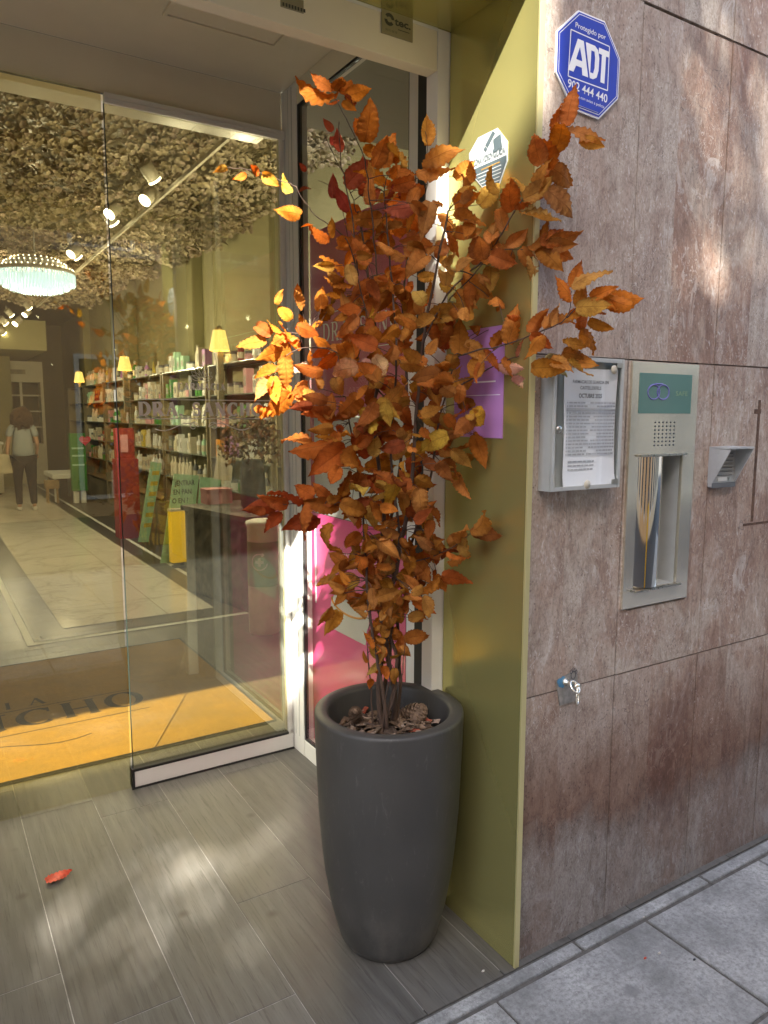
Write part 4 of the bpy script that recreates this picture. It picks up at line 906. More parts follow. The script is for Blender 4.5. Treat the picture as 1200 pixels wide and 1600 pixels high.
cone((PCX+.075, PCY-.02, .655), 1.35, 2.2, 1.05, 'pale pine cone at the right of the stems on the mulch')
cone((PCX-.06, PCY+.085, .652), .7, -.6, .9, 'dark pine cone against the left rear wall of the planter')
cone((PCX-.055, PCY-.075, .635), 1.45, 3.9, .8, 'small pine cone half buried at the front of the mulch')

# ---- the copper beech arrangement
HD = Vector((_f.x, _f.y, 0)).normalized()          # horizontal heading of the view; leaves get their depth along it
PC = Vector((PCX, PCY, 0)); D0 = PC.dot(HD)
def pp3(px, py, dep=0.0):
    d = _r*(px-600)-_u*(py-800)+_f*FPX; o = Vector((0, 0, EYE)); t = (D0+dep)/d.dot(HD); return o+d*t
tree = thing('autumn_beech_plant', (PCX, PCY, .63), 'tall autumn beech branches with orange and brown leaves standing in the planter', 'plant')
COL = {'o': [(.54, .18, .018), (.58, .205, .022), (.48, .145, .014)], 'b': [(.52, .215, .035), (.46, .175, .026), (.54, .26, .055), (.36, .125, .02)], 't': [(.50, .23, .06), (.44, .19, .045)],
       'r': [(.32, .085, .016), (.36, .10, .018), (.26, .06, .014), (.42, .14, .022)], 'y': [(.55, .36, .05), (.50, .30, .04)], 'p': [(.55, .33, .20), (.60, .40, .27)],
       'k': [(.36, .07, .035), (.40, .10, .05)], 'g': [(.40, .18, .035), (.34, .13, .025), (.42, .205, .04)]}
rl = random.Random(5)
LV = B(); TW = B()
def leaf(p, d, nrm, L, c, wr=.30, curl=None, fold=None):
    d = d.normalized(); nrm = (nrm-d*nrm.dot(d))
    if nrm.length < 1e-3: nrm = d.orthogonal()
    nrm.normalize(); s = d.cross(nrm)
    curl = rl.gauss(.15, .75) if curl is None else curl; fold = rl.uniform(.05, .75) if fold is None else fold
    tw = rl.uniform(-.6, .6); NU, NV = 6, 20; o = len(LV.v); vs = []; ph = rl.uniform(0, 6)
    col = tuple(max(0, x*rl.uniform(.82, 1.18)) for x in rl.choice(COL[c])); cup = rl.uniform(-.5, .5)
    for j in range(NV+1):
        v = j/NV; ang = curl*v*1.6; cp = Vector((0, 0, 0))
        cen = p+d*(L*(math.sin(ang)/max(abs(ang), 1e-3)*v*(1 if ang >= 0 else -1) if abs(ang) > 1e-3 else L*v/L))+nrm*(L*v*(1-math.cos(ang))/(ang if abs(ang) > 1e-3 else 1e9))
        dd = d*math.cos(ang)+nrm*math.sin(ang); nn = nrm*math.cos(ang)-d*math.sin(ang)
        ss = s*math.cos(tw*v)+nn*math.sin(tw*v); n2 = nn*math.cos(tw*v)-s*math.sin(tw*v)
        hw = L*wr*(math.sin(PI*v**.80)**.72)*(1-.18*v)*(1.0 if j % 2 else .90) if 0 < j < NV else 0
        for i in range(NU+1):
            u = (i/NU)*2-1; au = abs(u)
            z = fold*au*hw*.9+.032*L*math.sin(v*7*2*PI-au*2.6)*au*(1 if 0 < j < NV else 0)+cup*hw*au*au*.5+.03*L*math.sin(ph+v*7+u*2)
            x = u*hw*(1-.18*fold)
            vs.append(cen+ss*x+n2*z-dd*0+dd*(au*.06*L*(-1 if 0 < j < NV else 0)))
    fs = []
    for j in range(NV):
        for i in range(NU): a = j*(NU+1)+i; fs.append((a, a+1, a+NU+2, a+NU+1))
    LV.add(vs, fs, 0, True, col)
    for j in range(NV+1):
        for i in range(NU+1): LV.uv[o+j*(NU+1)+i] = ((i/NU)*2-1, j/NV)
VIEW = Vector((-HD.x, -HD.y, .12))
def rv(k): return Vector((rl.gauss(0, k), rl.gauss(0, k), rl.gauss(0, k)))
def leaf_px(px, py, dep, ang, lpx, c, tilt=.45, stalk=None, **kw):
    """leaf whose base is near photo point (px, py); ang = direction on the picture in degrees, lpx = length there"""
    p = pp3(px, py, dep); k = (D0+dep)*1.03/FPX
    d = _r0*math.cos(R(ang))+Z_*math.sin(R(ang))+HD*rl.gauss(0, tilt)
    n_ = VIEW+rv(.42)
    if rl.random() < .5: n_ = -n_
    if stalk is not None: TW.tube([stalk, (stalk+p)/2+Z_*.004, p+d.normalized()*.004], [.0012, .001, .0008], 5)
    leaf(p, d, n_, lpx*k, c, **kw)
def branch(pts, r0, r1, n=6):
    """pts: (px, py, depth); smooth tube through them; returns 3-D points"""
    P = [pp3(*q) for q in pts]; out = []
    for i in range(len(P)-1):
        p0, p1, p2, p3 = P[max(i-1, 0)], P[i], P[i+1], P[min(i+2, len(P)-1)]
        for t in [j/5 for j in range(5)]:
            out.append(.5*((2*p1)+(p2-p0)*t+(2*p0-5*p1+4*p2-p3)*t*t+(3*p1-p0-3*p2+p3)*t**3)+rv(.0012))
    out.append(P[-1]); m = len(out)
    TW.tube(out, [r0+(r1-r0)*i/(m-1) for i in range(m)], n); return out
def proj(P):
    v = P-Vector((0, 0, EYE)); w = v.dot(_f); return 600+FPX*v.dot(_r)/w, 800-FPX*v.dot(_u)/w
def leafy(pts, r0, r1, c, lpx, step=2, jitter=1.0, start=.1, spread=55, tip=True):
    out = branch(pts, r0, r1); m = len(out); side = 1
    for i in range(int(m*start), m, step):
        p = out[i]; q = out[min(i+1, m-1)]-out[max(i-1, 0)]; x0, y0 = proj(p); dep = (p-PC).dot(HD)
        a = math.degrees(math.atan2(q.dot(Z_), q.dot(_r0))); side = -side
        leaf_px(x0+rl.gauss(0, 2), y0+rl.gauss(0, 2), dep+rl.gauss(0, .012), a+side*spread*rl.uniform(.5, 1.25), lpx*rl.uniform(.75, 1.2), rl.choice(c), .45*jitter)
    if tip: 
        x0, y0 = proj(out[-1]); leaf_px(x0, y0, (out[-1]-PC).dot(HD), math.degrees(math.atan2(q.dot(Z_), q.dot(_r0))), lpx, rl.choice(c), .3)
    return out

# woody stems rising out of the mulch
ST = []
for pts, r0 in [([(598, 1150, 0), (592, 1080, .01), (598, 1000, .02), (590, 900, .03), (600, 800, .02), (585, 680, .0), (590, 560, .02), (575, 430, .03), (560, 330, .04)], .0085),
                ([(612, 1148, .03), (616, 1080, .02), (604, 1000, .0), (615, 900, -.02), (640, 780, -.03), (650, 660, -.02), (660, 540, -.02), (680, 430, -.04), (700, 330, -.05)], .0085),
                ([(588, 1142, .05), (603, 1060, .05), (612, 980, .06), (600, 880, .07), (620, 760, .07), (635, 620, .06), (630, 480, .05), (640, 360, .05), (650, 270, .05)], .007),
                ([(606, 1155, -.02), (600, 1090, -.03), (585, 1010, -.03), (575, 940, -.03), (570, 850, -.02), (560, 740, .0), (540, 620, .03)], .006),
                ([(618, 1140, .04), (625, 1060, .05), (622, 960, .05), (640, 860, .04), (670, 760, .02), (690, 640, .0), (720, 540, -.02)], .006),
                ([(592, 1152, .0), (610, 1100, -.01), (620, 1030, .0), (600, 960, .0), (625, 860, -.01), (610, 700, -.02), (620, 560, -.03), (610, 420, -.03), (600, 300, -.03)], .006),
                ([(583, 1150, .02), (580, 1080, .02), (575, 1020, .02), (580, 960, .01)], .003), ([(596, 1158, -.03), (602, 1100, -.03), (610, 1040, -.03), (612, 990, -.02)], .0026), ([(606, 1120, -.03), (628, 1050, -.02), (633, 1000, -.02)], .002)]:
    ST.append(branch(pts, r0, r0*.32, 8))
# long outer branches
OB = []
OB.append(leafy([(660, 540, -.02), (700, 460, -.05), (760, 400, -.09), (805, 330, -.14), (845, 270, -.18), (868, 215, -.20), (893, 192, -.21)], .0028, .0010, 'bbtb', 52, 2, spread=60, tip=False))
OB.append(leafy([(650, 590, -.02), (720, 555, -.06), (780, 540, -.12), (840, 520, -.18), (885, 497, -.22), (893, 455, -.23)], .0026, .0010, 'bbto', 50, 3, tip=False))
OB.append(leafy([(885, 497, -.22), (905, 478, -.23), (935, 470, -.24)], .0014, .0008, 'oob', 44, 3, tip=True))
OB.append(leafy([(690, 620, 0), (740, 590, -.05), (800, 560, -.10), (860, 555, -.15), (890, 560, -.17)], .0022, .0009, 'bbp', 46, 3))
OB.append(leafy([(700, 470, -.05), (740, 430, -.08), (770, 395, -.11), (820, 390, -.14), (850, 385, -.15)], .002, .0009, 'btb', 50, 2))
OB.append(leafy([(600, 620, 0), (560, 570, -.02), (510, 545, -.03), (455, 550, -.03), (425, 590, -.02)], .0024, .001, 'oobo', 46, 2))
OB.append(leafy([(560, 560, -.02), (500, 530, .0), (450, 520, .02), (415, 530, .03)], .0018, .001, 'oob', 46, 3))
OB.append(leafy([(610, 760, 0), (550, 790, -.03), (480, 785, -.05), (430, 790, -.05)], .002, .0009, 'rrr', 55, 3))
OB.append(leafy([(640, 880, 0), (700, 860, -.03), (740, 830, -.06)], .002, .0008, 'ggb', 44, 2))
OB.append(leafy([(585, 540, .02), (560, 440, -.03), (545, 380, -.08), (520, 355, -.12), (487, 330, -.17), (462, 290, -.20)], .002, .001, 'y', 30, 40, tip=False))
OB.append(branch([(462, 290, -.20), (445, 285, -.20), (420, 275, -.20), (385, 265, -.20), (355, 262, -.20)], .001, .0006))
OB.append(branch([(560, 430, .0), (548, 330, -.06), (534, 260, -.12), (530, 190, -.18)], .0022, .0010))
OB.append(branch([(590, 430, -.02), (580, 330, -.08), (570, 250, -.16), (540, 185, -.23), (522, 150, -.25)], .002, .0009))
OB.append(branch([(660, 420, -.02), (665, 320, -.03), (668, 250, -.03), (664, 205, -.03)], .0018, .0008))
OB.append(branch([(545, 380, .05), (535, 330, .03), (520, 295, .02), (497, 282, .02)], .0012, .0006))
OB.append(branch([(556, 330, .05), (540, 280, .04), (520, 240, .03), (505, 205, .03)], .0014, .0007))
# leaves placed one by one: (base px, py, depth, angle, length px, colour)
one = [
 (522, 142, -0.19, 150, 44, 'o'), (528, 142, -0.19, 195, 72, 'o'), (521, 140, -0.19, 62, 42, 'o'), (540, 152, -0.20, 25, 44, 'o'), (537, 148, -0.20, 60, 40, 'o'), (530, 158, -0.20, -150, 22, 'o'), (545, 148, -0.21, -110, 30, 'r'), (534, 160, -0.19, -30, 30, 'o'),
 (570, 222, -0.14, 70, 62, 'o'), (575, 216, -0.14, 135, 40, 'o'), (590, 240, -0.15, 170, 40, 'o'), (600, 238, -0.15, -20, 45, 'o'), (612, 235, -0.15, 160, 40, 'o'), (585, 262, -0.15, 60, 50, 'o'), (605, 262, -0.16, 100, 55, 'o'),
 (668, 228, -.03, 92, 48, 'b'), (628, 262, -0.20, 100, 60, 'b'), (660, 255, -.05, 25, 65, 'b'), (650, 268, -.06, 15, 60, 't'), (700, 240, -.05, 200, 50, 'b'),
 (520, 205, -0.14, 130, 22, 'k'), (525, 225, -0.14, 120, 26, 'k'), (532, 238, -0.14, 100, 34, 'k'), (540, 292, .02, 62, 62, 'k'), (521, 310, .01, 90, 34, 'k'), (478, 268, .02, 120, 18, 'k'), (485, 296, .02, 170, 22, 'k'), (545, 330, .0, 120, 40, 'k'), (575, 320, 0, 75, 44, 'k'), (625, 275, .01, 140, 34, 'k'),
 (355, 262, -.20, 175, 24, 'y'), (385, 272, -.20, -150, 24, 'o'), (402, 275, -.20, 110, 22, 'o'), (410, 272, -.20, -30, 34, 'y'), (452, 302, -.20, 125, 34, 'y'), (470, 335, -.20, 165, 46, 'o'), (488, 352, -.16, 170, 20, 'o'), (515, 375, -.12, 165, 42, 'o'), (520, 372, -.12, 100, 30, 'o'), (545, 380, -.08, 170, 34, 'o'),
 (466, 470, .0, 90, 26, 'o'), (430, 475, .0, 60, 26, 'b'), (455, 500, .0, 130, 36, 'o'), (465, 530, .0, 165, 70, 'b'), (455, 545, -.01, 190, 62, 'o'), (440, 520, .0, 140, 30, 'o'),
 (425, 640, -.02, 165, 40, 'o'), (455, 610, -.02, 185, 52, 'o'), (455, 615, -.02, 225, 60, 'o'), (480, 600, -.02, 200, 50, 'b'), (410, 640, -.02, 175, 26, 'o'), (480, 570, 0, 190, 40, 'p'), (505, 580, -.05, 170, 46, 'b'),
 (573, 560, -.10, 250, 48, 'p'), (585, 556, -.10, -60, 52, 'p'), (560, 575, -.09, 175, 60, 'p'), (598, 560, -.09, 10, 50, 't'),
 (590, 625, -.12, -40, 44, 'y'), (563, 640, -.11, -50, 50, 'y'), (600, 628, -.13, -75, 40, 'y'), (700, 680, -.10, -160, 60, 'y'), (620, 745, -.12, -100, 60, 'y'), (640, 740, -.12, 170, 40, 'y'), (650, 745, -.1, -40, 42, 'g'), (735, 660, -.08, 40, 60, 'y'), (740, 650, -.08, 220, 55, 'g'),
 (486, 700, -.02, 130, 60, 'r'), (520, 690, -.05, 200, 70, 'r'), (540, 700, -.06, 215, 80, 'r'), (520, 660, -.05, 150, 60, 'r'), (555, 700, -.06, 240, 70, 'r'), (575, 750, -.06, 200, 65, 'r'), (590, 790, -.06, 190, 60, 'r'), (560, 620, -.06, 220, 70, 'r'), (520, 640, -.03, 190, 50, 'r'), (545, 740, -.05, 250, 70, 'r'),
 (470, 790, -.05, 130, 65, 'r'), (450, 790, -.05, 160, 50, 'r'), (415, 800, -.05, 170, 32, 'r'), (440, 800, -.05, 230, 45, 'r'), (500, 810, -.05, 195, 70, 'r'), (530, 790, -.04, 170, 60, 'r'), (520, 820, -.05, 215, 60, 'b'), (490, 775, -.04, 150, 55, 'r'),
 (735, 830, -.06, 30, 60, 'g'), (745, 835, -.06, 5, 50, 'g'), (715, 850, -.05, -10, 60, 'g'), (700, 850, -.04, 25, 50, 'g'), (690, 850, -.03, 200, 40, 'g'), (690, 900, 0, -10, 50, 'r'), (700, 880, 0, 20, 45, 'r'), (690, 860, 0, -25, 60, 'r'), (660, 855, .02, -5, 60, 'r'),
 (632, 998, -.02, 5, 46, 'b'), (640, 960, -.02, -15, 34, 'b'), (610, 980, -.03, 60, 40, 'b'), (590, 1000, -.02, 200, 30, 'b'), (600, 1010, -.02, -110, 34, 'b'), (625, 1010, -.02, -60, 36, 'b'), (580, 1060, .0, -100, 24, 'b'), (600, 1040, -.02, -80, 30, 'b'), (575, 1035, 0, 110, 22, 'b'), (520, 950, -.04, 200, 46, 'b'), (530, 955, -.04, 240, 50, 'b'),
 (905, 220, -.21, -10, 40, 'b'), (868, 236, -.2, 70, 60, 'o'), (855, 265, -.19, 80, 62, 'o'), (838, 300, -.18, 100, 52, 'b'), (862, 262, -.19, -25, 60, 't'), (852, 296, -.18, -30, 70, 't'), (818, 312, -.17, 20, 60, 't'), (815, 335, -.16, -25, 66, 't'), (855, 383, -.15, 22, 55, 't'), (850, 388, -.15, -22, 50, 'b'), (826, 400, -.15, -45, 48, 'b'), (800, 330, -.16, 110, 60, 'b'), (780, 300, -.14, 130, 40, 'b'),
 (893, 445, -.23, 30, 62, 'b'), (893, 450, -.23, 70, 45, 'b'), (922, 465, -.24, 20, 42, 'o'), (948, 470, -.24, 5, 62, 'o'), (945, 463, -.24, -25, 55, 'o'), (900, 480, -.23, -2, 56, 'b'), (905, 520, -.2, -18, 60, 'o'), (900, 505, -.2, 15, 56, 'o'), (880, 535, -.19, -20, 50, 'b'), (920, 500, -.2, -30, 40, 'b'),
 (830, 520, -.17, 60, 46, 'b'), (850, 515, -.18, 40, 50, 'b'), (800, 500, -.15, 80, 40, 'o'), (770, 545, -.1, 60, 50, 'b'), (860, 560, -.17, -40, 48, 't'), (880, 550, -.18, -10, 44, 'b'), (830, 575, -.16, 0, 60, 'b'), (800, 590, -.12, -20, 36, 'p'), (812, 600, -.12, -60, 32, 'p'), (785, 560, -.1, -40, 40, 'b'), (735, 500, -.08, 120, 44, 'b'),
]
for q in one: leaf_px(*q)
# the mass: (cx, cy, rx, ry, depth, spread of depth, count, colours, leaf px)
mass = [
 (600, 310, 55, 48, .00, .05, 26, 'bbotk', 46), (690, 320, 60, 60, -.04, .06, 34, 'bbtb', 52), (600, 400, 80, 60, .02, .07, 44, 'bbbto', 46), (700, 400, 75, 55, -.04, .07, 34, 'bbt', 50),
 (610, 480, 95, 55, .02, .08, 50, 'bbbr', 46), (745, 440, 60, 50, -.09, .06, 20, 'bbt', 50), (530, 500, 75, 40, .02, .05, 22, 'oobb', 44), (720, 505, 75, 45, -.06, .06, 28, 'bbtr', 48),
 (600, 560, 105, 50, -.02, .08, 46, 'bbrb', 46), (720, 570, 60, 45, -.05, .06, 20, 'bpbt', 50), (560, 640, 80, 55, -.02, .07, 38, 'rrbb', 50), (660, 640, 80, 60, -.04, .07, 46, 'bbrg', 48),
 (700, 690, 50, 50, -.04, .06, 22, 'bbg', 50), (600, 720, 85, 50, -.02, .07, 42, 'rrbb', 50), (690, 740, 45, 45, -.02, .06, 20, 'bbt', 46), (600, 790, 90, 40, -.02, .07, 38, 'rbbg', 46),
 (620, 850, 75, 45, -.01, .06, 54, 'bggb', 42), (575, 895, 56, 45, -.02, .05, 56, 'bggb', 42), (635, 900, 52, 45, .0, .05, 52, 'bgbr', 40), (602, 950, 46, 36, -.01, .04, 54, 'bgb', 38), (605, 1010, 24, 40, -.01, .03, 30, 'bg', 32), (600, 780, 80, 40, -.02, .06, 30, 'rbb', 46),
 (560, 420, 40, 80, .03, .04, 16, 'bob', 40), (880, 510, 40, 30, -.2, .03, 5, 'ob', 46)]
allst = [p for s_ in ST for p in s_]+[p for s_ in OB for p in s_]
for cx_, cy_, rx, ry, dp_, ds, cnt, cl, lp_ in mass:
    for _ in range(int(cnt*(.38 if cx_ > 695 else .68))):
        a, r_ = rl.uniform(0, 2*PI), math.sqrt(rl.random()); px, py = cx_+rx*r_*math.cos(a), cy_+ry*r_*math.sin(a); dep = dp_+rl.gauss(0, ds)
        p = pp3(px, py, dep); st_ = min(allst, key=lambda s_: (s_-p).length_squared)
        d0 = p-st_
        if d0.length > .13: p = st_+d0*.13/d0.length*rl.uniform(.8, 1.25); px, py = proj(p); dep = (p-PC).dot(HD)
        base_a = math.degrees(math.atan2((p-st_).dot(Z_), (p-st_).dot(_r0)))
        leaf_px(px, py, dep, base_a+rl.gauss(-12, 60), lp_*rl.uniform(.6, 1.16), rl.choice(cl), .6, stalk=st_)
TW.build('stems', 'bark', tree)
LV.build('foliage', 'leaf', tree)
# fallen leaf on the tiles
COLF = COL['r']; LV = B(); TW = B()
p = at(72, 1379, 2, .004); p2 = at(111, 1362, 2, .004)
rl.seed(3); leaf(p+Z_*.004, (p2-p), Z_, (p2-p).length*1.05, 'r', wr=.30, curl=.01, fold=.03)
fl2 = LV.build('fallen_leaf', 'leafred'); tag(fl2, 'red beech leaf lying alone on the entrance floor tiles', 'leaf')
# litter bits on the paving
for i, (px, py, c, lb) in enumerate([(1008, 1498, 'leafred', 'tiny rust coloured leaf scrap on the middle paving slab'), (1030, 1490, 'litter', 'tiny pale paper scrap on the middle paving slab'), (755, 1518, 'litter', 'pale curled scrap at the edge of the entrance tiles'), (1006, 1434, 'litter', 'white crumb in the corner of a paving joint'), (1085, 1500, 'black', 'dark crumbled mortar lump in the paving joint')]):
    c0 = at(px, py, 2, .0); b = B(); r_ = .006 if i != 3 else .004
    b.lathe([(0, 0), (r_, .001), (r_*.8, .004), (0, .005)], c0, 7, sx=1, sy=.5); tag(b.build('litter_scrap', c), lb, 'litter')

# ================================================================== ENTRANCE MAT
mt = thing('entrance_mat', (-.1, 4.1, 0), 'large golden coir entrance mat bearing the shop name', 'door mat')
box('mat_pile', (-1.65, 3.352, .0005), (1.44, 4.97, .010), 'mat', mt)
b = B(); b.box((-1.66, 3.3485, .0002), (1.452, 3.3518, .0115)); b.box((1.4402, 3.352, .0002), (1.452, 4.98, .0115)); b.box((-1.66, 4.9702, .0002), (1.44, 4.98, .0115)); b.build('rubber_edge', 'rubber', mt)
b = B(); SW = 1.25; serif(b, 'DRA. SANCHO', (-.10, 3.925, .0106), X_, Y_, .215, 2.10); serif(b, 'FARMACIA', (-.10, 4.205, .0106), X_, Y_, .10, 1.18); SW = 1.0
line2(b, [(-1.05, .0), (1.02, .0)], (-.1, 4.172, .0106), X_, Y_, .008); line2(b, [(-1.05, .0), (1.05, .0)], (-.1, 3.85, .0106), X_, Y_, .008)
fl = flourish(3.4); line2(b, fl, (-.1, 3.70, .0106), X_, Y_, .009); line2(b, [(-x, y) for x, y in fl], (-.1, 3.70, .0106), X_, Y_, .009)
b.prism([(-.04, 0), (.04, 0), (.1, .09), (0, .05)], (.12, 4.38, .0102), X_, Y_, (0, 0, .0006)); b.build('mat_lettering', 'mat_ink', mt)

# ================================================================== SHOP INTERIOR
WX = 3.15
tag(box('shop_right_wall', (WX, 1.69, -.02), (WX+.1, 20, 3.75), 'plaster'), 'long olive cream wall on the right of the shop behind the shelving', 'wall')
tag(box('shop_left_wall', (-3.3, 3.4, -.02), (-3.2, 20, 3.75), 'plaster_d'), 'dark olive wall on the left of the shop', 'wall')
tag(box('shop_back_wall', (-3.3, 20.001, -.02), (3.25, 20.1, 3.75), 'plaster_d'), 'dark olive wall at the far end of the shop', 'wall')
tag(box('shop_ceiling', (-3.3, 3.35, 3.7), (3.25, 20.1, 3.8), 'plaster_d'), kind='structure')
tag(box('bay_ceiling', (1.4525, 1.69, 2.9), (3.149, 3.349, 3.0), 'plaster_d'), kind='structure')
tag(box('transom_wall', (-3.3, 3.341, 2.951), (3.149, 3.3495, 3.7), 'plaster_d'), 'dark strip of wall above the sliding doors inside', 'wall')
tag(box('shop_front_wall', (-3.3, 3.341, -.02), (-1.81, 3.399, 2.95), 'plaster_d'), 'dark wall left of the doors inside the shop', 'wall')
for y, lb in ((6.9, 'nearest pale pilaster on the right wall of the shop'), (9.3, 'middle pale pilaster on the right wall of the shop'), (12.6, 'third pale pilaster on the right wall of the shop'), (16.4, 'farthest pale pilaster on the right wall of the shop')):
    tag(box('pilaster', (WX-.14, y, 0), (WX-.001, y+.42, 3.69), 'plaster', None, .01), lb, 'pilaster', 'pilasters along the right wall')
bs = box('back_partition', (.95, 17.6, 0), (1.75, 17.8, 3.0), 'plaster'); tag(bs, 'pale partition panel at the far end of the shop', 'partition')
cw = thing('curtain_wall_fins', (.3, 18.6, 0), 'row of pale upright fins standing at the far end', 'screen')
for i in range(7): box('fin', (.40+i*.13, 18.5, .3), (.45+i*.13, 18.7, 2.55), 'cab', cw)
hb = tag(box('far_soffit', (-3.19, 15.6, 2.75), (2.2, 19.9, 3.3), 'plaster'), 'low pale soffit over the far end of the shop', 'soffit')
ck = thing('white_display_cabinet', (1.9, 18.4, 0), 'cream glass fronted cabinet beyond the woman', 'cabinet')
b = B(); b.box((1.55, 18.2, 0), (2.45, 18.6, .9)); b.box((1.55, 18.2, 2.25), (2.45, 18.6, 2.7)); b.box((1.55, 18.2, .9), (1.61, 18.6, 2.25)); b.box((2.39, 18.2, .9), (2.45, 18.6, 2.25)); b.box((1.97, 18.2, .9), (2.02, 18.24, 2.25)); b.build('carcass', 'cab', ck)
b = B(); [b.box((1.61, 18.25, z), (2.39, 18.6, z+.03)) for z in (1.25, 1.6, 1.95)]; b.build('shelf', 'cab', ck); box('cabinet_sign', (1.8, 18.19, 2.42), (2.1, 18.198, 2.52), 'dwood', ck)
cn = thing('sales_counter', (.7, 16.2, 0), 'cream sales counter at the left beyond the woman', 'counter')
box('counter_body', (.2, 15.9, .05), (1.35, 16.5, .98), 'cab', cn, .01); box('counter_top', (.17, 15.87, .981), (1.38, 16.53, 1.02), 'offwhite', cn); box('counter_foot', (.25, 15.95, 0), (1.3, 16.45, .049), 'black', cn)

# dried flower ceiling
fc = thing('hanging_flower_ceiling', (.4, 7, 3.6), 'ceiling packed with hanging dried cream flowers', 'flower ceiling')
rf = random.Random(21); b = B()
fp = [(.50, .43, .30), (.44, .37, .25), (.36, .30, .18), (.54, .46, .34), (.30, .24, .14), (.48, .38, .30)]
def inside(x, y): return x < (2.75+.1*(y-5) if y < 8 else 3.05 if y < 9.5 else 2.75)+.28*noise.noise(Vector((y*1.1, 0, 2))) and y < 14.2
nn = 0
while nn < 46000:
    y = 3.5+10.9*rf.random()**1.35; x = rf.uniform(-1.2, 3.1)
    if not inside(x, y): continue
    nn += 1
    h = noise.noise(Vector((x*2.2, y*2.2, 0)))*.16+noise.noise(Vector((x*6, y*6, 5)))*.08; z = 3.46+h+rf.uniform(-.03, .03); c = rf.choice(fp); q = .75+.35*(noise.noise(Vector((x*3, y*3, 9)))+.5)
    c = tuple(v*q for v in c); s_ = rf.uniform(.010, .024)*(1+.07*(y-3.5)); n0 = Vector((rf.gauss(0, .6), rf.gauss(0, .6)-.3, -1)).normalized(); a = n0.orthogonal().normalized(); a = a*math.cos(rf.random()*6)+n0.cross(a)*math.sin(rf.random()*6); a.normalize(); e = n0.cross(a); p = Vector((x, y, z))
    b.add([p-n0*s_*.4, p+a*s_, p+(a+e)*s_*.72, p+e*s_, p+(e-a)*s_*.72, p-a*s_, p-(a+e)*s_*.72, p-e*s_, p+(a-e)*s_*.72], [(0, i, i+1 if i < 8 else 1) for i in range(1, 9)], 0, False, c)
b.build('flower_heads', 'flower', fc)
b = B(); b.add([(-1.7, 3.36, 3.68), (2.6, 3.36, 3.68), (2.7, 14.3, 3.68), (-1.7, 14.3, 3.68)], [(0, 1, 2, 3)]); b.build('backing_mesh', 'dwood', fc)

# track and spotlights
tk = thing('lighting_track', (1.79, 8, 3.3), 'long cream lighting track hanging below the flower ceiling', 'lighting track')
box('rail', (1.78, 4.7, 3.27), (1.80, 13.5, 3.30), 'spotbody', tk)
for y in (4.6, 7, 9.4, 11.8): box('hanger', (1.785, y, 3.30), (1.795, y+.01, 3.69), 'spotbody', tk)
def spot_proto():
    o = thing('ceiling_spotlight', (0, 0, 0), 'x', 'spotlight', 'spotlights on the shop track')
    M = Matrix.Rotation(.75, 4, 'Y') @ Matrix.Rotation(-.35, 4, 'X')
    B().lathe([(.02, .0), (.050, .01), (.054, .13), (.050, .135)], (0, 0, -.14), 20, M=M).build('spot_body', 'spotbody', o)
    B().lathe([(0, -.001), (.050, -.001), (.050, .004), (0, .004)], (0, 0, -.144), 20, M=M).build('spot_lens', 'spotlens', o)
    B().tube([(0, 0, .06), (0, 0, 0), M @ Vector((0, 0, -.06))], .008, 6).build('spot_arm', 'spotbody', o)
    return o
sp0 = spot_proto(); 
SP = [(247, 285), (222, 320), (182, 352), (167, 341), (125, 405), (108, 402), (86, 428), (97, 434), (48, 484), (37, 495), (20, 495), (22, 509), (11, 508), (5, 525), (8, 523)]
ordn = ['nearest', 'second nearest', 'third nearest', 'fourth', 'fifth', 'sixth', 'seventh', 'eighth', 'ninth', 'tenth', 'eleventh', 'twelfth', 'thirteenth', 'fourteenth', 'farthest']
for i, (px, py) in enumerate(SP):
    p = at(px, py, 2, 3.25); o = sp0 if i == 0 else copy_thing(sp0, (0, 0, 0))
    if p.y > 15: p = at(px, py, 2, 3.0)
    lx = 1 if i % 2 else -1
    o.location = (p.x+.10*lx, p.y, p.z+.12); o.rotation_euler = (0, 0, 0 if lx > 0 else PI)
    tag(o, 'cream spotlight on the shop track, %s from the door counting inwards' % ordn[i])
for i, (x, y) in enumerate([(1.9, 6.0), (1.9, 8.6), (1.7, 11.6), (1.2, 14.2), (2.1, 5.2), (-.3, 9.5)]):  # point lamps for the track spots; the one nearest the door added as fill
    ld = bpy.data.lights.new('spot_and_fill_light', 'POINT'); ld.energy = 8.5; ld.color = (1, .93, .80); ld.shadow_soft_size = .015
    lo = bpy.data.objects.new('spot_and_fill_light', ld); C.objects.link(lo); lo.location = (x, y, 2.25)

# chandelier
ch = thing('crystal_chandelier', (1.2, 9, 3.2), 'round glowing crystal chandelier over the middle of the shop', 'chandelier')
b = B(); b.tube([(1.2, 9, 3.24), (1.2, 9, 3.62)], .008, 6); b.lathe([(.39, 0), (.40, .03), (.36, .05), (.28, .11), (.2, .15), (.0, .16)], (1.2, 9, 3.05), 40, cap=False); b.build('frame', 'alu', ch)
b = B()
for r_, z0, z1, n in ((.39, 2.93, 3.05, 76), (.33, 2.89, 3.03, 64), (.26, 2.86, 3.03, 52), (.18, 2.84, 3.03, 36)):
    for i in range(n):
        a = 2*PI*i/n; x, y = 1.2+r_*math.cos(a), 9+r_*math.sin(a); w = .0075
        b.add([(x-w, y, z1), (x, y-w, z1), (x+w, y, z1), (x, y+w, z1), (x-w, y, z0+.02), (x, y-w, z0+.02), (x+w, y, z0+.02), (x, y+w, z0+.02), (x, y, z0)], [(0, 1, 5, 4), (1, 2, 6, 5), (2, 3, 7, 6), (3, 0, 4, 7), (4, 5, 8), (5, 6, 8), (6, 7, 8), (7, 4, 8)])
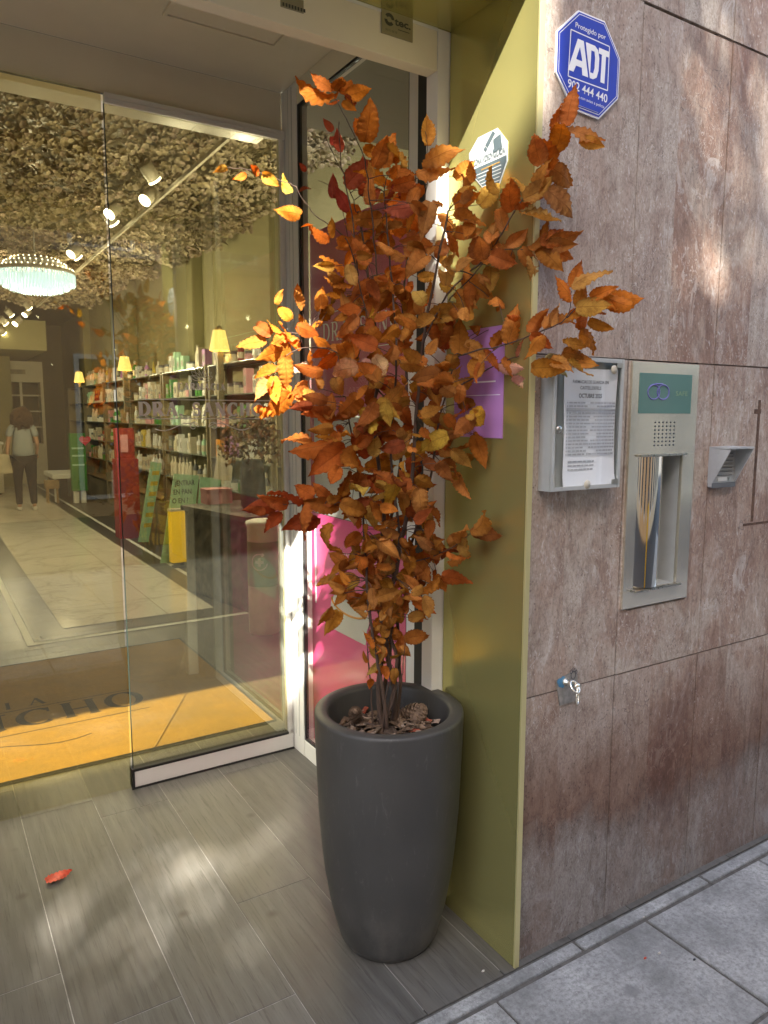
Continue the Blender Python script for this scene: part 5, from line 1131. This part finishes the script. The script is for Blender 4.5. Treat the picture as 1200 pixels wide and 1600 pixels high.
b.build('crystal_strands', 'crystal', ch)['kind'] = 'stuff'
b = B()
for r_, z, n in ((.38, 3.10, 40), (.31, 3.155, 34), (.24, 3.20, 26)):
    for i in range(n): a = 2*PI*i/n; b.lathe([(0, -.009), (.009, 0), (0, .009)], (1.2+r_*math.cos(a), 9+r_*math.sin(a), z), 6)
b.build('bead_lights', 'bulb', ch)['kind'] = 'stuff'
ld = bpy.data.lights.new('chandelier_light', 'POINT'); ld.energy = 18; ld.color = (1, .93, .80); ld.shadow_soft_size = .015; lo = bpy.data.objects.new('chandelier_light', ld); C.objects.link(lo); lo.location = (1.2, 9, 2.6)

# lamps on dark posts
def lamp_proto():
    o = thing('shelf_lamp', (0, 0, 0), 'x', 'lamp', 'lit lamps standing along the shelving')
    B().lathe([(.105, 0), (.062, .205)], (0, 0, 0), 28, cap=False).build('lamp_shade', 'lampshade', o)
    b = B(); b.box((-.03, -.03, -.62), (.03, .03, -.01)); b.lathe([(.008, -.01), (.008, .12)], (0, 0, 0), 8); b.lathe([(.035, 0), (.03, .03), (.012, .05)], (0, 0, .2), 12); b.build('post', 'dwood', o)
    return o
lp0 = lamp_proto()
for i, (px, py, lb) in enumerate([(343, 548, 'nearest and largest of the lit cream lamps along the shelving'), (195, 579, 'middle one of the three lit cream lamps along the shelving'), (124, 597, 'farthest and smallest of the lit cream lamps along the shelving')]):
    p = at(px, py, 2, 2.2); o = lp0 if i == 0 else copy_thing(lp0, (0, 0, 0)); o.location = p; tag(o, lb)
    ld = bpy.data.lights.new('lamp_light', 'POINT'); ld.energy = 1.5; ld.color = (1, .74, .35); ld.shadow_soft_size = .01; lo = bpy.data.objects.new('lamp_light', ld); C.objects.link(lo); lo.location = p+Vector((.02, 0, .1))

# shelving bays
BX0, BX1 = 2.76, 3.0
def bay_proto(L_=1.72):
    o = thing('shelving_bay', (0, 0, 0), 'x', 'shelving', 'shelving bays on the right wall of the shop')
    box('side_panel', (BX0, 0, 0), (BX1, .04, 2.1), 'dwood', o); box('side_panel', (BX0, L_-.04, 0), (BX1, L_, 2.1), 'dwood', o)
    box('back_panel', (BX1-.018, .041, .02), (BX1-.002, L_-.041, 2.08), 'plaster', o)
    b = B(); b.box((BX0+.01, .042, 0), (BX1-.02, L_-.042, .38)); b.build('base_cupboard', 'dwood', o)
    for z in (.42, .76, 1.09, 1.42, 1.76, 2.08): box('shelf', (BX0-.02, .042, z-.012), (BX1-.02, L_-.042, z), 'shelfg' if z > .5 else 'lwood', o)
    return o
by0 = bay_proto(); bays = [4.55, 6.35, 8.15, 9.95, 11.75, 13.55, 15.35]
nmz = ['first', 'second', 'third', 'fourth', 'fifth', 'sixth', 'last']
for i, y in enumerate(bays):
    o = by0 if i == 0 else copy_thing(by0, (0, 0, 0)); o.location = (0, y, 0); tag(o, 'dark wood shelving bay full of cosmetics, %s bay from the shop window' % nmz[i])
# goods
def goods():
    P = {}
    def mk(nm, cn_, mats, fn, cat):
        b = B(); fn(b); ob = b.build(nm, mats); P[cn_+' '+cat] = (ob, cat, nm); return ob
    cm = {'white': 'offwhite', 'cream': 'cab', 'green': 'dgreen', 'red': 'red', 'pink': 'pink', 'yellow': 'yellowg', 'violet': 'lilac', 'brown': 'lwood', 'black': 'dgrey', 'orange': 'orange', 'mint': 'mint'}
    MT['yellowg'] = simple('yellow_pack', (.55, .42, .06), .5); MT['lab'] = simple('pack_label', (.30, .28, .24), .6, 0, .5, 60)
    for cn_, m in cm.items():
        def fbox(b): b.box((-.04, -.05, 0), (.04, .05, .17)); b.box((-.0408, -.038, .05), (-.0401, .038, .12), 1)
        def fbot(b): b.lathe([(.03, 0), (.033, .01), (.033, .12), (.014, .145), (.014, .15)], n=12); b.lathe([(.016, .1501), (.016, .19), (.0, .19)], n=10, mi=1); b.lathe([(.0335, .03), (.0335, .09)], n=12, mi=1, cap=False)
        def fjar(b): b.lathe([(.042, 0), (.045, .01), (.045, .06)], n=14); b.lathe([(.046, .0605), (.046, .085), (.0, .087)], n=14, mi=1)
        def ftub(b): b.lathe([(.022, 0), (.022, .03)], n=10, mi=1); b.add([(-.022, -.022, .0305), (.022, -.022, .0305), (.022, .022, .0305), (-.022, .022, .0305), (-.003, -.03, .17), (.003, -.03, .17), (.003, .03, .17), (-.003, .03, .17)], [(0, 1, 5, 4), (1, 2, 6, 5), (2, 3, 7, 6), (3, 0, 4, 7), (4, 5, 6, 7)])
        mk('product_box', cn_, [m, 'lab'], fbox, 'box'); mk('product_bottle', cn_, [m, 'cab'], fbot, 'bottle')
        if cn_ in ('white', 'pink', 'cream', 'green'): mk('cream_jar', cn_, [m, 'dgrey'], fjar, 'jar')
        if cn_ in ('white', 'red', 'violet', 'yellow'): mk('cosmetic_tube', cn_, [m, 'cab'], ftub, 'tube')
    return P
ordn2 = ['first', 'second', 'third', 'fourth', 'fifth', 'sixth', 'seventh', 'eighth', 'ninth', 'tenth', 'eleventh', 'twelfth']
GP = goods(); keys = list(GP); rg = random.Random(4); used = set()
wts = [7 if k.split()[0] in ('white', 'cream') else (2.0 if k.split()[0] in ('green', 'black', 'mint') else 1.2 if k.split()[0] == 'pink' else .5) for k in keys]
shn = {.42: 'lowest', .76: 'second lowest', 1.09: 'third', 1.42: 'fourth', 1.76: 'fifth', 2.08: 'top'}
LBL = {}
cnt = 0
for bi, by in enumerate(bays[:6]):
    for z in (2.08, 1.76, 1.42, 1.09, .76):
        y = by+.10
        while y < by+1.60 and cnt < 285:
            k = rg.choices(keys, wts)[0]; reps = rg.choice([1, 1, 2, 3])
            for r_ in range(reps):
                if y > by+1.62 or cnt >= 285: break
                ob, cat, nm = GP[k]; sc = rg.uniform(.95, 1.45)
                c = ob if k not in used else ob.copy()
                if k not in used: used.add(k)
                else: C.objects.link(c)
                c.location = (BX0+.045+rg.uniform(0, .02), y, z+.0005); c.rotation_euler = (0, 0, rg.uniform(-.15, .15)); c.scale = (1, 1, sc)
                lb = '%s %s|%s shelf of the %s shelving bay' % (k.split()[0], cat, shn[z], nmz[bi])
                tag(c, 'x', cat); LBL.setdefault(lb, []).append(c); y += .125+rg.uniform(0, .05); cnt += 1
            y += rg.uniform(0, .07)
for k in keys:
    if k not in used: bpy.data.objects.remove(GP[k][0])
for lb, os_ in LBL.items():
    k, w_ = lb.split('|')
    for n_, o in enumerate(os_):
        o['label'] = ('%s from the door, on the %s' % (k, w_)) if False else ('only ' if len(os_) == 1 else ordn2[n_]+' ')+k+(' from the door' if len(os_) > 1 else '')+' on the '+w_
        o['group'] = 'goods on the shop shelves'

# free standing displays
rs = thing('red_display_stand', (2.35, 9.6, 0), 'tall red card display stand in front of the shelving', 'display stand')
p = at(198, 790, 1, 9.6); x = p.x
box('stand_body', (x-.12, 9.5, 0), (x+.14, 9.75, 1.0), 'red', rs); box('stand_header', (x-.11, 9.62, 1.001), (x+.13, 9.66, 1.38), 'red', rs); box('header_print', (x-.04, 9.612, 1.08), (x+.05, 9.6195, 1.3), 'pink', rs)
gs = thing('green_display_stand', (2.36, 13.9, 0), 'narrow dark green display column in front of the shelving', 'display stand')
box('column', (2.24, 13.8, .22), (2.48, 13.98, 1.22), 'dgreen', gs); b = B(); b.box((2.26, 13.84, 0), (2.34, 13.96, .219)); b.box((2.38, 13.84, 0), (2.46, 13.96, .219)); b.build('foot', 'offwhite', gs)
b = B(); [b.box((2.25, 13.79, z), (2.45, 13.7995, z+.03)) for z in (.95, .82, .66)]; b.build('printed_line', 'mint', gs)
p = at(133, 688, 1, 13.7); hs = thing('heart_sign', p, 'small red heart shaped sign on the edge of the green column', 'sign')
b = B(); hp = [(.095*(16*math.sin(a)**3)/16, .095*(13*math.cos(a)-5*math.cos(2*a)-2*math.cos(3*a)-math.cos(4*a))/16) for a in [i*PI/16 for i in range(32)]]
b.prism(hp, p, X_, Z_, (0, .01, 0)); b.build('heart_card', 'heart', hs); b = B(); [b.box((p.x-.05, p.y-.003, p.z+dz), (p.x+.05, p.y-.001, p.z+dz+.008)) for dz in (.03, .005, -.02)]; b.build('heart_lines', 'pink', hs)
wt = thing('white_low_bench', (2.1, 14.5, 0), 'low white display bench with short legs by the shelving', 'bench')
p = at(98, 742, 1, 14.2); box('bench_top', (p.x-.18, 14.1, .42), (p.x+.28, 15.2, .50), 'offwhite', wt, .005)
for dx, dy in ((-.16, 14.12), (.22, 14.12), (-.16, 15.1), (.22, 15.1)): box('leg', (p.x+dx, dy, 0), (p.x+dx+.04, dy+.04, .4195), 'offwhite', wt)
ws = thing('wooden_stool', (1.95, 13.6, 0), 'small brown wooden stool beside the low white bench', 'stool')
p = at(82, 785, 2, 0); p.y = min(p.y, 14); box('seat', (p.x-.12, p.y, .26), (p.x+.10, p.y+.2, .40), 'lwood', ws)
for dx in (-.10, .05): 
    for dy in (.01, .15): box('leg', (p.x+dx, p.y+dy, 0), (p.x+dx+.03, p.y+dy+.03, .2595), 'lwood', ws)

def board(px4, Yp, name, lb, m, cat='sign'):
    P = [at(x, y, 1, Yp) for x, y in px4]; c = sum(P, Vector())/len(P); o = thing(name, (c.x, Yp, 0), lb, cat)
    B().prism([(p.x-c.x, p.z-c.z) for p in P], c, X_, Z_, (0, .012, 0)).build('board_card', m, o); return o, P, c
bo, P, c = board([(236, 721), (253, 724), (232, 847), (216, 847)], 8.9, 'leaning_sign_board', 'narrow pale green sign board leaning in front of the shelving', 'mint')
b = B()
for i in range(6): q = P[0].lerp(P[3], .12+i*.13)+X_*.035; b.prism([(0, 0), (.085, 0), (.075, -.05), (-.01, -.05)], q-Y_*.002, X_, Z_, (0, .001, 0))
b.build('sign_bars', 'yellowg', bo)
bo, P, c = board([(272, 740), (311, 743), (294, 892), (250, 886)], 7.7, 'lettered_sign_board', 'pale green standing board with black hand lettering behind the yellow carton', 'mint')
ed = (P[3]-P[0]); 
for i, s_ in enumerate(['¿ENTRAR', 'EN PAN', 'O EN ?']): q = P[0]+ed*(.085+i*.095); text(s_, q+X_*.02-Y_*.001-Z_*.045, X_, Z_, .055, 'black', bo, width=.21-.02*i, align='LEFT', bold=.02)
b2 = board([(313, 745), (345, 748), (342, 800), (309, 796)], 7.9, 'second_lettered_board', 'second pale green board half hidden right of the lettered board', 'mint')
yb = thing('yellow_carton', at(283, 840, 1, 7.45), 'yellow carton with added glow, standing in for a yellow shape in the glass', 'carton')
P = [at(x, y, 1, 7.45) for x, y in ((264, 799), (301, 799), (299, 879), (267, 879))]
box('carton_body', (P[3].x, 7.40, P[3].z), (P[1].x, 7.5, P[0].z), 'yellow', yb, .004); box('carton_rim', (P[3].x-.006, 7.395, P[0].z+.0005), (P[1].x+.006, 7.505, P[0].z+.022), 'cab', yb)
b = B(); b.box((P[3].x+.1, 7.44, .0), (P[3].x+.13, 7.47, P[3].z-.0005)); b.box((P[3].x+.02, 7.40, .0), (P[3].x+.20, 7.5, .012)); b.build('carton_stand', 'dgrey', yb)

# stone plinth with its goods
pa, pb_ = at(293, 923, 2, 0), at(390, 958, 2, 0); dv = (pb_-pa); nv = Vector((dv.y, -dv.x, 0)).normalized()*-1
if nv.x < 0: nv = -nv
pl_ = thing('grey_stone_plinth', pa, 'mottled grey stone plinth with relief sides right of the boards', 'plinth')
zt_ = .765; n_ = nv*.62; b = B(); g1 = 14; g2 = 12
vs2 = []; fs2 = []
for j in range(g2+1):
    for i in range(g1+1):
        u, v = i/g1, j/g2; edge = 0 if i in (0, g1) or j in (0, g2) else 1; vs2.append(pa+dv*u+Z_*(zt_-.04)*v-nv*edge*(.012+.022*abs(noise.noise(Vector((u*7, v*6, 1))))))
for j in range(g2):
    for i in range(g1): a = j*(g1+1)+i; fs2.append((a, a+1, a+g1+2, a+g1+1))
b.add(vs2, fs2); q = [pa, pb_, pb_+n_, pa+n_]; b.add(q+[p+Z_*(zt_-.04) for p in q], [(1, 2, 6, 5), (2, 3, 7, 6), (3, 0, 4, 7)]); b.build('plinth_body', 'granite', pl_)
b = B(); q = [pa-nv*.03-dv*.02, pb_-nv*.03+dv*.02, pb_+n_+dv*.02, pa+n_-dv*.02]; b.add([p+Z_*(zt_-.0395) for p in q]+[p+Z_*zt_ for p in q], [(3, 2, 1, 0), (4, 5, 6, 7), (0, 1, 5, 4), (1, 2, 6, 5), (2, 3, 7, 6), (3, 0, 4, 7)]); b.build('plinth_top', 'granite', pl_)
p = at(335, 788, 2, zt_); pk = thing('pink_carton', p, 'pink carton on the stone plinth below the leaflet', 'box'); box('carton_body', (p.x-.07, p.y-.02, zt_+.0005), (p.x+.16, p.y+.16, zt_+.115), 'pink', pk, .002); box('carton_lid', (p.x-.073, p.y-.023, zt_+.116), (p.x+.163, p.y+.163, zt_+.135), 'pink', pk)
P = [at(x, y, 1, p.y+.05) for x, y in ((341, 698), (364, 722), (362, 752), (334, 748))]; lf = thing('leaflet_card', P[3], 'cream leaflet card propped up on the pink carton', 'leaflet'); c = sum(P, Vector())/4; B().prism([(q.x-c.x, q.z-c.z) for q in P], c, X_, Z_, (0, .004, 0)).build('card', 'cab', lf)
b = B(); [b.box((c.x-.05, c.y-.002, c.z-.07+i*.018), (c.x+.04, c.y-.001, c.z-.066+i*.018)) for i in range(7)]; b.build('print', 'ink_l', lf)
p = at(396, 798, 2, zt_); va = thing('dried_flower_vase', p, 'tall dark vase of brown dried flowers on the stone plinth', 'vase')
B().lathe([(.07, 0), (.10, .05), (.105, .2), (.10, .32), (.085, .40), (.09, .42)], (p.x, p.y, zt_+.0005), 28).build('vase_body', 'granite', va)
b = B(); bp = [(.14, .05, .02), (.10, .04, .02), (.20, .08, .03), (.07, .035, .02), (.22, .12, .04), (.12, .09, .03)]
for i in range(650):
    a, e_, r_ = rf.uniform(0, 2*PI), rf.uniform(-.5, 1.4), rf.uniform(.3, 1)**.5; q = Vector((p.x+.27*r_*math.cos(a)*math.cos(e_), p.y+.27*r_*math.sin(a)*math.cos(e_), zt_+.52+.30*r_*math.sin(e_)))
    n0 = rv(1).normalized(); aa = n0.orthogonal().normalized(); ee = n0.cross(aa); s_ = rf.uniform(.015, .045)
    b.add([q, q+aa*s_+n0*s_*.3, q+aa*s_*1.8, q+aa*s_-n0*s_*.3+ee*s_*.5], [(0, 1, 2, 3)], 0, False, rf.choice(bp))
b.build('bouquet', 'bouquet', va)
# recycling bin
bx, byy = 2.03, 4.86; zb = at(410, 812, 1, byy).z
rb = thing('recycling_bin', (bx, byy, 0), 'round white recycling bin with a green cross band inside the door', 'bin')
B().lathe([(.105, .0), (.11, .01), (.11, zb-.04)], (bx, byy, 0), 36).build('bin_body', 'binw', rb); B().lathe([(.118, 0), (.118, .03), (.09, .04)], (bx, byy, zb-.0395), 36).build('bin_lid', 'binw', rb)
g0, g1 = at(410, 918, 1, byy-.1).z, at(410, 848, 1, byy-.1).z
B().lathe([(.1115, g0), (.1115, g1)], (bx, byy, 0), 48, cap=False).build('green_band', 'greenband', rb)
b = B(); fa = Vector((-bx, -byy, 0)).normalized(); a0 = math.atan2(fa.y, fa.x)-.25; zc = (g0+g1)/2+.02
def cyl(u, v): return (bx+.1125*math.cos(a0+u/.1125), byy+.1125*math.sin(a0+u/.1125), zc+v)
for u0, u1, v0, v1 in ((-.03, .03, -.011, .011), (-.011, .011, -.03, .03)): b.add([cyl(u0, v0), cyl((u0+u1)/2, v0), cyl(u1, v0), cyl(u1, v1), cyl((u0+u1)/2, v1), cyl(u0, v1)], [(0, 1, 4, 5), (1, 2, 3, 4)])
n_ = 24; ring = []
for i in range(n_+1): a = R(60)+R(290)*i/n_; ring += [cyl(.052*math.cos(a), .052*math.sin(a)), cyl(.061*math.cos(a), .061*math.sin(a))]
b.add(ring, [(2*i, 2*i+1, 2*i+3, 2*i+2) for i in range(n_)]); b.add([cyl(.038, .05), cyl(.02, .07), cyl(.015, .035)], [(0, 1, 2)]); b.build('cross_and_arrow', 'binw', rb)

# woman walking away
def skin_mesh(name, joints, edges, m, parent, sub=2, root=0):
    me = bpy.data.meshes.new(name); off = parent.location if parent else Vector((0, 0, 0))
    me.from_pydata([Vector(j[:3]) for j in joints], edges, []); o = bpy.data.objects.new(name, me); C.objects.link(o)
    md = o.modifiers.new('s', 'SKIN'); md.branch_smoothing = .6
    for i, j in enumerate(joints): v = me.skin_vertices[0].data[i]; v.radius = (j[3], j[4] if len(j) > 4 else j[3]); v.use_root = i == root
    sb = o.modifiers.new('u', 'SUBSURF'); sb.levels = sub; sb.render_levels = sub
    bpy.context.view_layer.update(); ev = bpy.data.meshes.new_from_object(o.evaluated_get(bpy.context.evaluated_depsgraph_get())); bpy.data.objects.remove(o)
    ev.materials.clear(); ev.materials.append(MT[m])
    for p in ev.polygons: p.use_smooth = True
    r = bpy.data.objects.new(name, ev); C.objects.link(r); r.parent = parent; return r
wp = at(42, 798, 2, 0)
pe = thing('person', (wp.x, wp.y, 0), 'person with curly brown hair in grey t-shirt and dark trousers walking away', 'person')
J = [(0, 0, .93, .115, .085), (0, 0, 1.10, .095, .07), (0, .01, 1.27, .115, .075), (0, .01, 1.37, .08, .055), (0, .01, 1.43, .035), (0, .015, 1.50, .05, .06), (0, .02, 1.58, .055, .065),
     (-.085, 0, .86, .082), (-.09, .06, .48, .052), (-.10, -.03, .09, .032), (-.10, .09, .045, .030, .022),
     (.085, 0, .86, .082), (.10, -.02, .48, .052), (.105, -.12, .10, .032), (.11, -.02, .045, .030, .022),
     (-.16, .01, 1.34, .045), (-.215, .0, 1.08, .034), (-.235, .05, .86, .024), (.16, .01, 1.34, .045), (.215, .02, 1.08, .034), (.215, .14, .93, .024)]
E_ = [(0, 1), (1, 2), (2, 3), (3, 4), (4, 5), (5, 6), (0, 7), (7, 8), (8, 9), (9, 10), (0, 11), (11, 12), (12, 13), (13, 14), (3, 15), (15, 16), (16, 17), (3, 18), (18, 19), (19, 20)]
def hand(i0, x, y, z, sgn_):
    for k_, (dx, dz) in enumerate([(-.022, -.085), (-.008, -.098), (.008, -.096), (.022, -.085)]):
        n0 = len(J); J.append((x+dx*.6, y, z-.05, .011)); J.append((x+dx, y+.006, z+dz, .0075)); E_.extend([(i0, n0), (n0, n0+1)])
    n0 = len(J); J.append((x-sgn_*.028, y+.012, z-.04, .009)); E_.append((i0, n0))
hand(17, -.235, .05, .86, -1); hand(20, .215, .14, .93, 1)
skin_mesh('body', J, E_, 'skin', pe)
skin_mesh('tshirt', [(0, 0, .84, .175, .13), (0, 0, .95, .185, .14), (0, 0, 1.10, .16, .125), (0, .01, 1.27, .175, .125), (0, .01, 1.385, .085, .06), (-.155, .01, 1.345, .058), (-.205, .005, 1.18, .058), (.155, .01, 1.345, .058), (.205, .015, 1.18, .058)], [(0, 1), (1, 2), (2, 3), (3, 4), (4, 5), (5, 6), (4, 7), (7, 8)], 'shirt', pe)
skin_mesh('trousers', [(0, 0, .92, .175, .135), (-.09, -.005, .83, .125, .12), (-.095, .055, .48, .068), (-.10, -.02, .09, .050), (.09, -.005, .83, .125, .12), (.10, -.02, .48, .075), (.105, -.11, .10, .052)], [(0, 1), (1, 2), (2, 3), (0, 4), (4, 5), (5, 6)], 'trouser', pe)
for x, y in ((-.10, -.04), (.11, -.14)): skin_mesh('shoe', [(x, y, .05, .042, .045), (x, y+.10, .035, .044, .032), (x, y+.19, .03, .036, .026)], [(0, 1), (1, 2)], 'shoe', pe)
b = B(); rh = random.Random(2)
vs2 = []; fs2 = []; n1, n2 = 22, 16
for j in range(n2+1):
    for i in range(n1):
        a, e_ = 2*PI*i/n1, -PI/2+PI*j/n2; w = 1+.16*noise.noise(Vector((math.cos(a)*3, math.sin(a)*3, e_*3))); zz = math.sin(e_)
        rr2 = (1.0+.35*max(0, -zz)); vs2.append((.158*w*rr2*math.cos(e_)*math.cos(a), .125*w*rr2*math.cos(e_)*math.sin(a)-.01, 1.52+.155*w*zz-.02))
for j in range(n2):
    for i in range(n1): k_ = (i+1) % n1; fs2.append((j*n1+i, j*n1+k_, (j+1)*n1+k_, (j+1)*n1+i))
b.add([Vector(v)+pe.location for v in vs2], fs2, 0, True)
for i in range(420):
    a, e_ = rh.uniform(0, 2*PI), rh.uniform(-1.2, 1.5); c = Vector((.142*math.cos(e_)*math.cos(a)*(1+.2*max(0, -math.sin(e_))), .128*math.cos(e_)*math.sin(a)-.01, 1.50+.158*math.sin(e_)))+pe.location
    b.tube([c+Vector((.022*math.cos(t), .022*math.sin(t), -.010*t+.02)) for t in [rh.random()*6+k_*.9 for k_ in range(7)]], .007, 4)
b.build('hair', 'hair', pe)
tb = thing('tote_bag', (wp.x-.26, wp.y, .6), 'cream tote bag hanging from the left shoulder of the walking person', 'bag')
b = B(); c = Vector((wp.x-.27, wp.y+.02, .60)); q = [(-.10, 0), (.12, .02), (.13, .30), (-.07, .33)]; b.prism(q, c-Y_*.03, X_, Z_, (0, .07, 0)); b.build('bag_body', 'bag', tb, .012)
B().tube([c+Vector((-.04, 0, .32)), Vector((wp.x-.19, wp.y, 1.25)), Vector((wp.x-.14, wp.y+.0, 1.42)), Vector((wp.x-.13, wp.y+.08, 1.3)), c+Vector((.08, .03, .31))], .009, 6).build('strap', 'bag', tb)

# ================================================================== ACROSS THE STREET (seen only as reflections; its roof line shades the pavement)
def house(name, x0, x1, h, m, lb, seed, notch=None):
    o = thing(name, ((x0+x1)/2, -6, 0), lb, 'building'); rr2 = random.Random(seed)
    b = B()
    if notch:
        a_, c_, zl = notch; b.box((x0, -13, -.03), (a_, -6, h)); b.box((c_, -13, -.03), (x1, -6, h)); b.box((a_, -13, -.03), (c_, -6, zl)); b.box((a_, -13, zl), (c_, -7.6, h))
        box('cornice', (x0+.01, -5.999, h-.25), (a_-.01, -5.95, h-.05), 'cab', o); box('cornice', (c_+.01, -5.999, h-.25), (x1-.01, -5.95, h-.05), 'cab', o)
    else:
        b.box((x0, -13, -.03), (x1, -6, h)); box('cornice', (x0+.01, -5.999, h-.25), (x1-.01, -5.95, h-.05), 'cab', o)
    b.build('wall', m, o)
    n_ = int((x1-x0)/1.9)
    for fl_i in range(int(h/3.1)):
        for i in range(n_):
            cx2 = x0+(i+.5)*(x1-x0)/n_; z0 = fl_i*3.05+.95 if fl_i else .25; hh_ = 1.45 if fl_i else 2.2
            if notch and fl_i == 2 and notch[0]-.8 < cx2 < notch[1]+.8: continue
            w_ = box('window', (cx2-.48, -5.998, z0), (cx2+.48, -5.94, z0+hh_), 'offwhite', o)
            bw = B().box((cx2-.41, -5.9395, z0+.07), (cx2-.02, -5.93, z0+hh_-.07)).box((cx2+.02, -5.9395, z0+.07), (cx2+.41, -5.93, z0+hh_-.07)).build('pane', 'winglass', o); bw.parent = w_
            if fl_i:
                b = B(); b.box((cx2-.75, -5.995, z0-.15), (cx2+.75, -5.55, z0-.06)); [b.box((cx2-.72+j*.12, -5.58, z0-.0595), (cx2-.705+j*.12, -5.565, z0+.85)) for j in range(13)]; b.box((cx2-.74, -5.59, z0+.8505), (cx2+.74, -5.555, z0+.88)); b.build('balcony', 'dgrey', o)
    return o
house('street_house', -16, -2.78, 9.6, 'render', 'cream house with balconies opposite the shop, left of the ochre one', 1, (-5.0, -3.66, 8.12))  # notch added for direct sun on the floor, replacing light mirrored by the door
house('street_house', -2.78, 3.6, 9.5, 'render2', 'ochre house with balconies directly opposite the shop', 2)
house('street_house', 3.6, 15, 10.8, 'render', 'tall cream house with balconies opposite, right of the ochre one', 3)
tag(box('added_shade_chimney', (-3.40, -7.4, 9.601), (-3.06, -7.06, 12.6), 'render2'), 'broad unseen chimney block added on the roof to shade the stone wall', 'chimney')  # added blocker: keeps direct sun off the wall around the alarm sign
tag(box('added_shade_chimney', (-3.79, -7.0, 9.601), (-3.60, -6.6, 12.0), 'render'), 'slim unseen flue added on the cream roof to shade the middle leaves', 'chimney')  # added blocker: puts the middle leaves of the plant in shade
rt = thing('added_sun_filter_hedge', (.4, -6.4, 9.5), 'unseen hedge added on the ochre roof to soften sun on the stone wall', 'hedge')  # added leaf screen, density shaped to thin the sun on the wall
b = B(); rq = random.Random(8)
for i in range(80):
    for j in range(34):
        x, z = -2.74+i*.08+rq.uniform(-.02, .02), 9.66+j*.075+rq.uniform(-.02, .02); t = (z-9.66)/2.5; g_ = min(1, max(0, (x+2.5)/1.0))
        f_ = 1.30-(.10+.40*g_)*min(1, t*1.7); w = .046*f_+rq.uniform(-.003, .003); n0 = Vector((rq.gauss(0, .3), 1, -1+rq.gauss(0, .3))).normalized(); a = n0.orthogonal().normalized(); an = rq.uniform(0, 6); e0 = n0.cross(a); a2 = a*math.cos(an)+e0*math.sin(an); e = n0.cross(a2); p = Vector((x, -6.42+rq.uniform(-.03, .03), z))
        b.add([p-a2*w*1.3, p+e*w*.85, p+a2*w*1.3, p-e*w*.85], [(0, 1, 2, 3)])
b.build('foliage', simple('added_hedge_leaf', (.05, .09, .03), .6), rt); b = B(); [b.tube([(x, -6.42, 9.6), (x+.1, -6.4, 10.6), (x-.05, -6.45, 11.6)], [.03, .02, .008], 6) for x in (-2.2, -1.2, -.2, .8, 1.8, 2.8)]; b.build('stems', 'bark', rt)
box('added_hedge_trough', (-2.76, -6.7, 9.501), (3.4, -6.15, 9.72), 'render', rt)

sb_ = thing('street_bin', (2.45, -3.1, -.035), 'yellow plastic street bin across the road, seen mirrored in the steel drum', 'bin')
b = B(); b.lathe([(.17, 0), (.20, .03), (.24, .8), (.25, .84)], (2.45, -3.1, -.035), 24, sy=.9); b.build('bin_body', simple('yellow_plastic', (.80, .50, .02), .4), sb_); b = B(); b.lathe([(.26, 0), (.26, .04), (.2, .09), (0, .1)], (2.45, -3.1, .806), 24, sy=.9); b.build('bin_lid', 'dgrey', sb_)

pw_ = tag(box('added_shade_parapet', (-3.50, -6.3, 9.601), (-2.785, -6.02, 9.98), 'render'), 'unseen parapet added on the cream roof to keep sun off the plant leaves', 'parapet')  # added to cut low sun off the leaves beside the gold panel
th = thing('added_sun_filter_shrub', (-4.3, -6.4, 8.12), 'unseen shrub and beam added in the roof notch to dapple the entrance floor', 'shrub')  # added screen: breaks sun through the notch into soft floor patches
box('added_shade_beam', (-4.999, -6.25, 9.02), (-3.661, -6.01, 9.59), 'cab', th)  # added lintel: keeps the notch sun off the door's bottom rail
b = B(); rq = random.Random(18)
for i in range(520):
    p = Vector((rq.uniform(-4.98, -3.68), rq.uniform(-6.8, -6.1), 8.2+1.5*rq.random())); n0 = Vector((rq.gauss(0, 1), rq.gauss(0, 1), rq.gauss(0, 1))).normalized(); a = n0.orthogonal().normalized(); e = n0.cross(a); w = rq.uniform(.04, .08)
    b.add([p-a*w*1.6, p+e*w*.7, p+a*w*1.6, p-e*w*.7], [(0, 1, 2, 3)])
b.build('foliage', 'added_shrub_leaf' if 'added_shrub_leaf' in MT else simple('added_shrub_leaf', (.05, .09, .03), .6), th)
b = B(); [b.tube([(x, -6.42, 8.1), (x+.1, -6.4, 8.7), (x-.05, -6.45, 9.4)], [.02, .014, .006], 6) for x in (-4.6, -4.05)]; b.build('stems', 'bark', th)
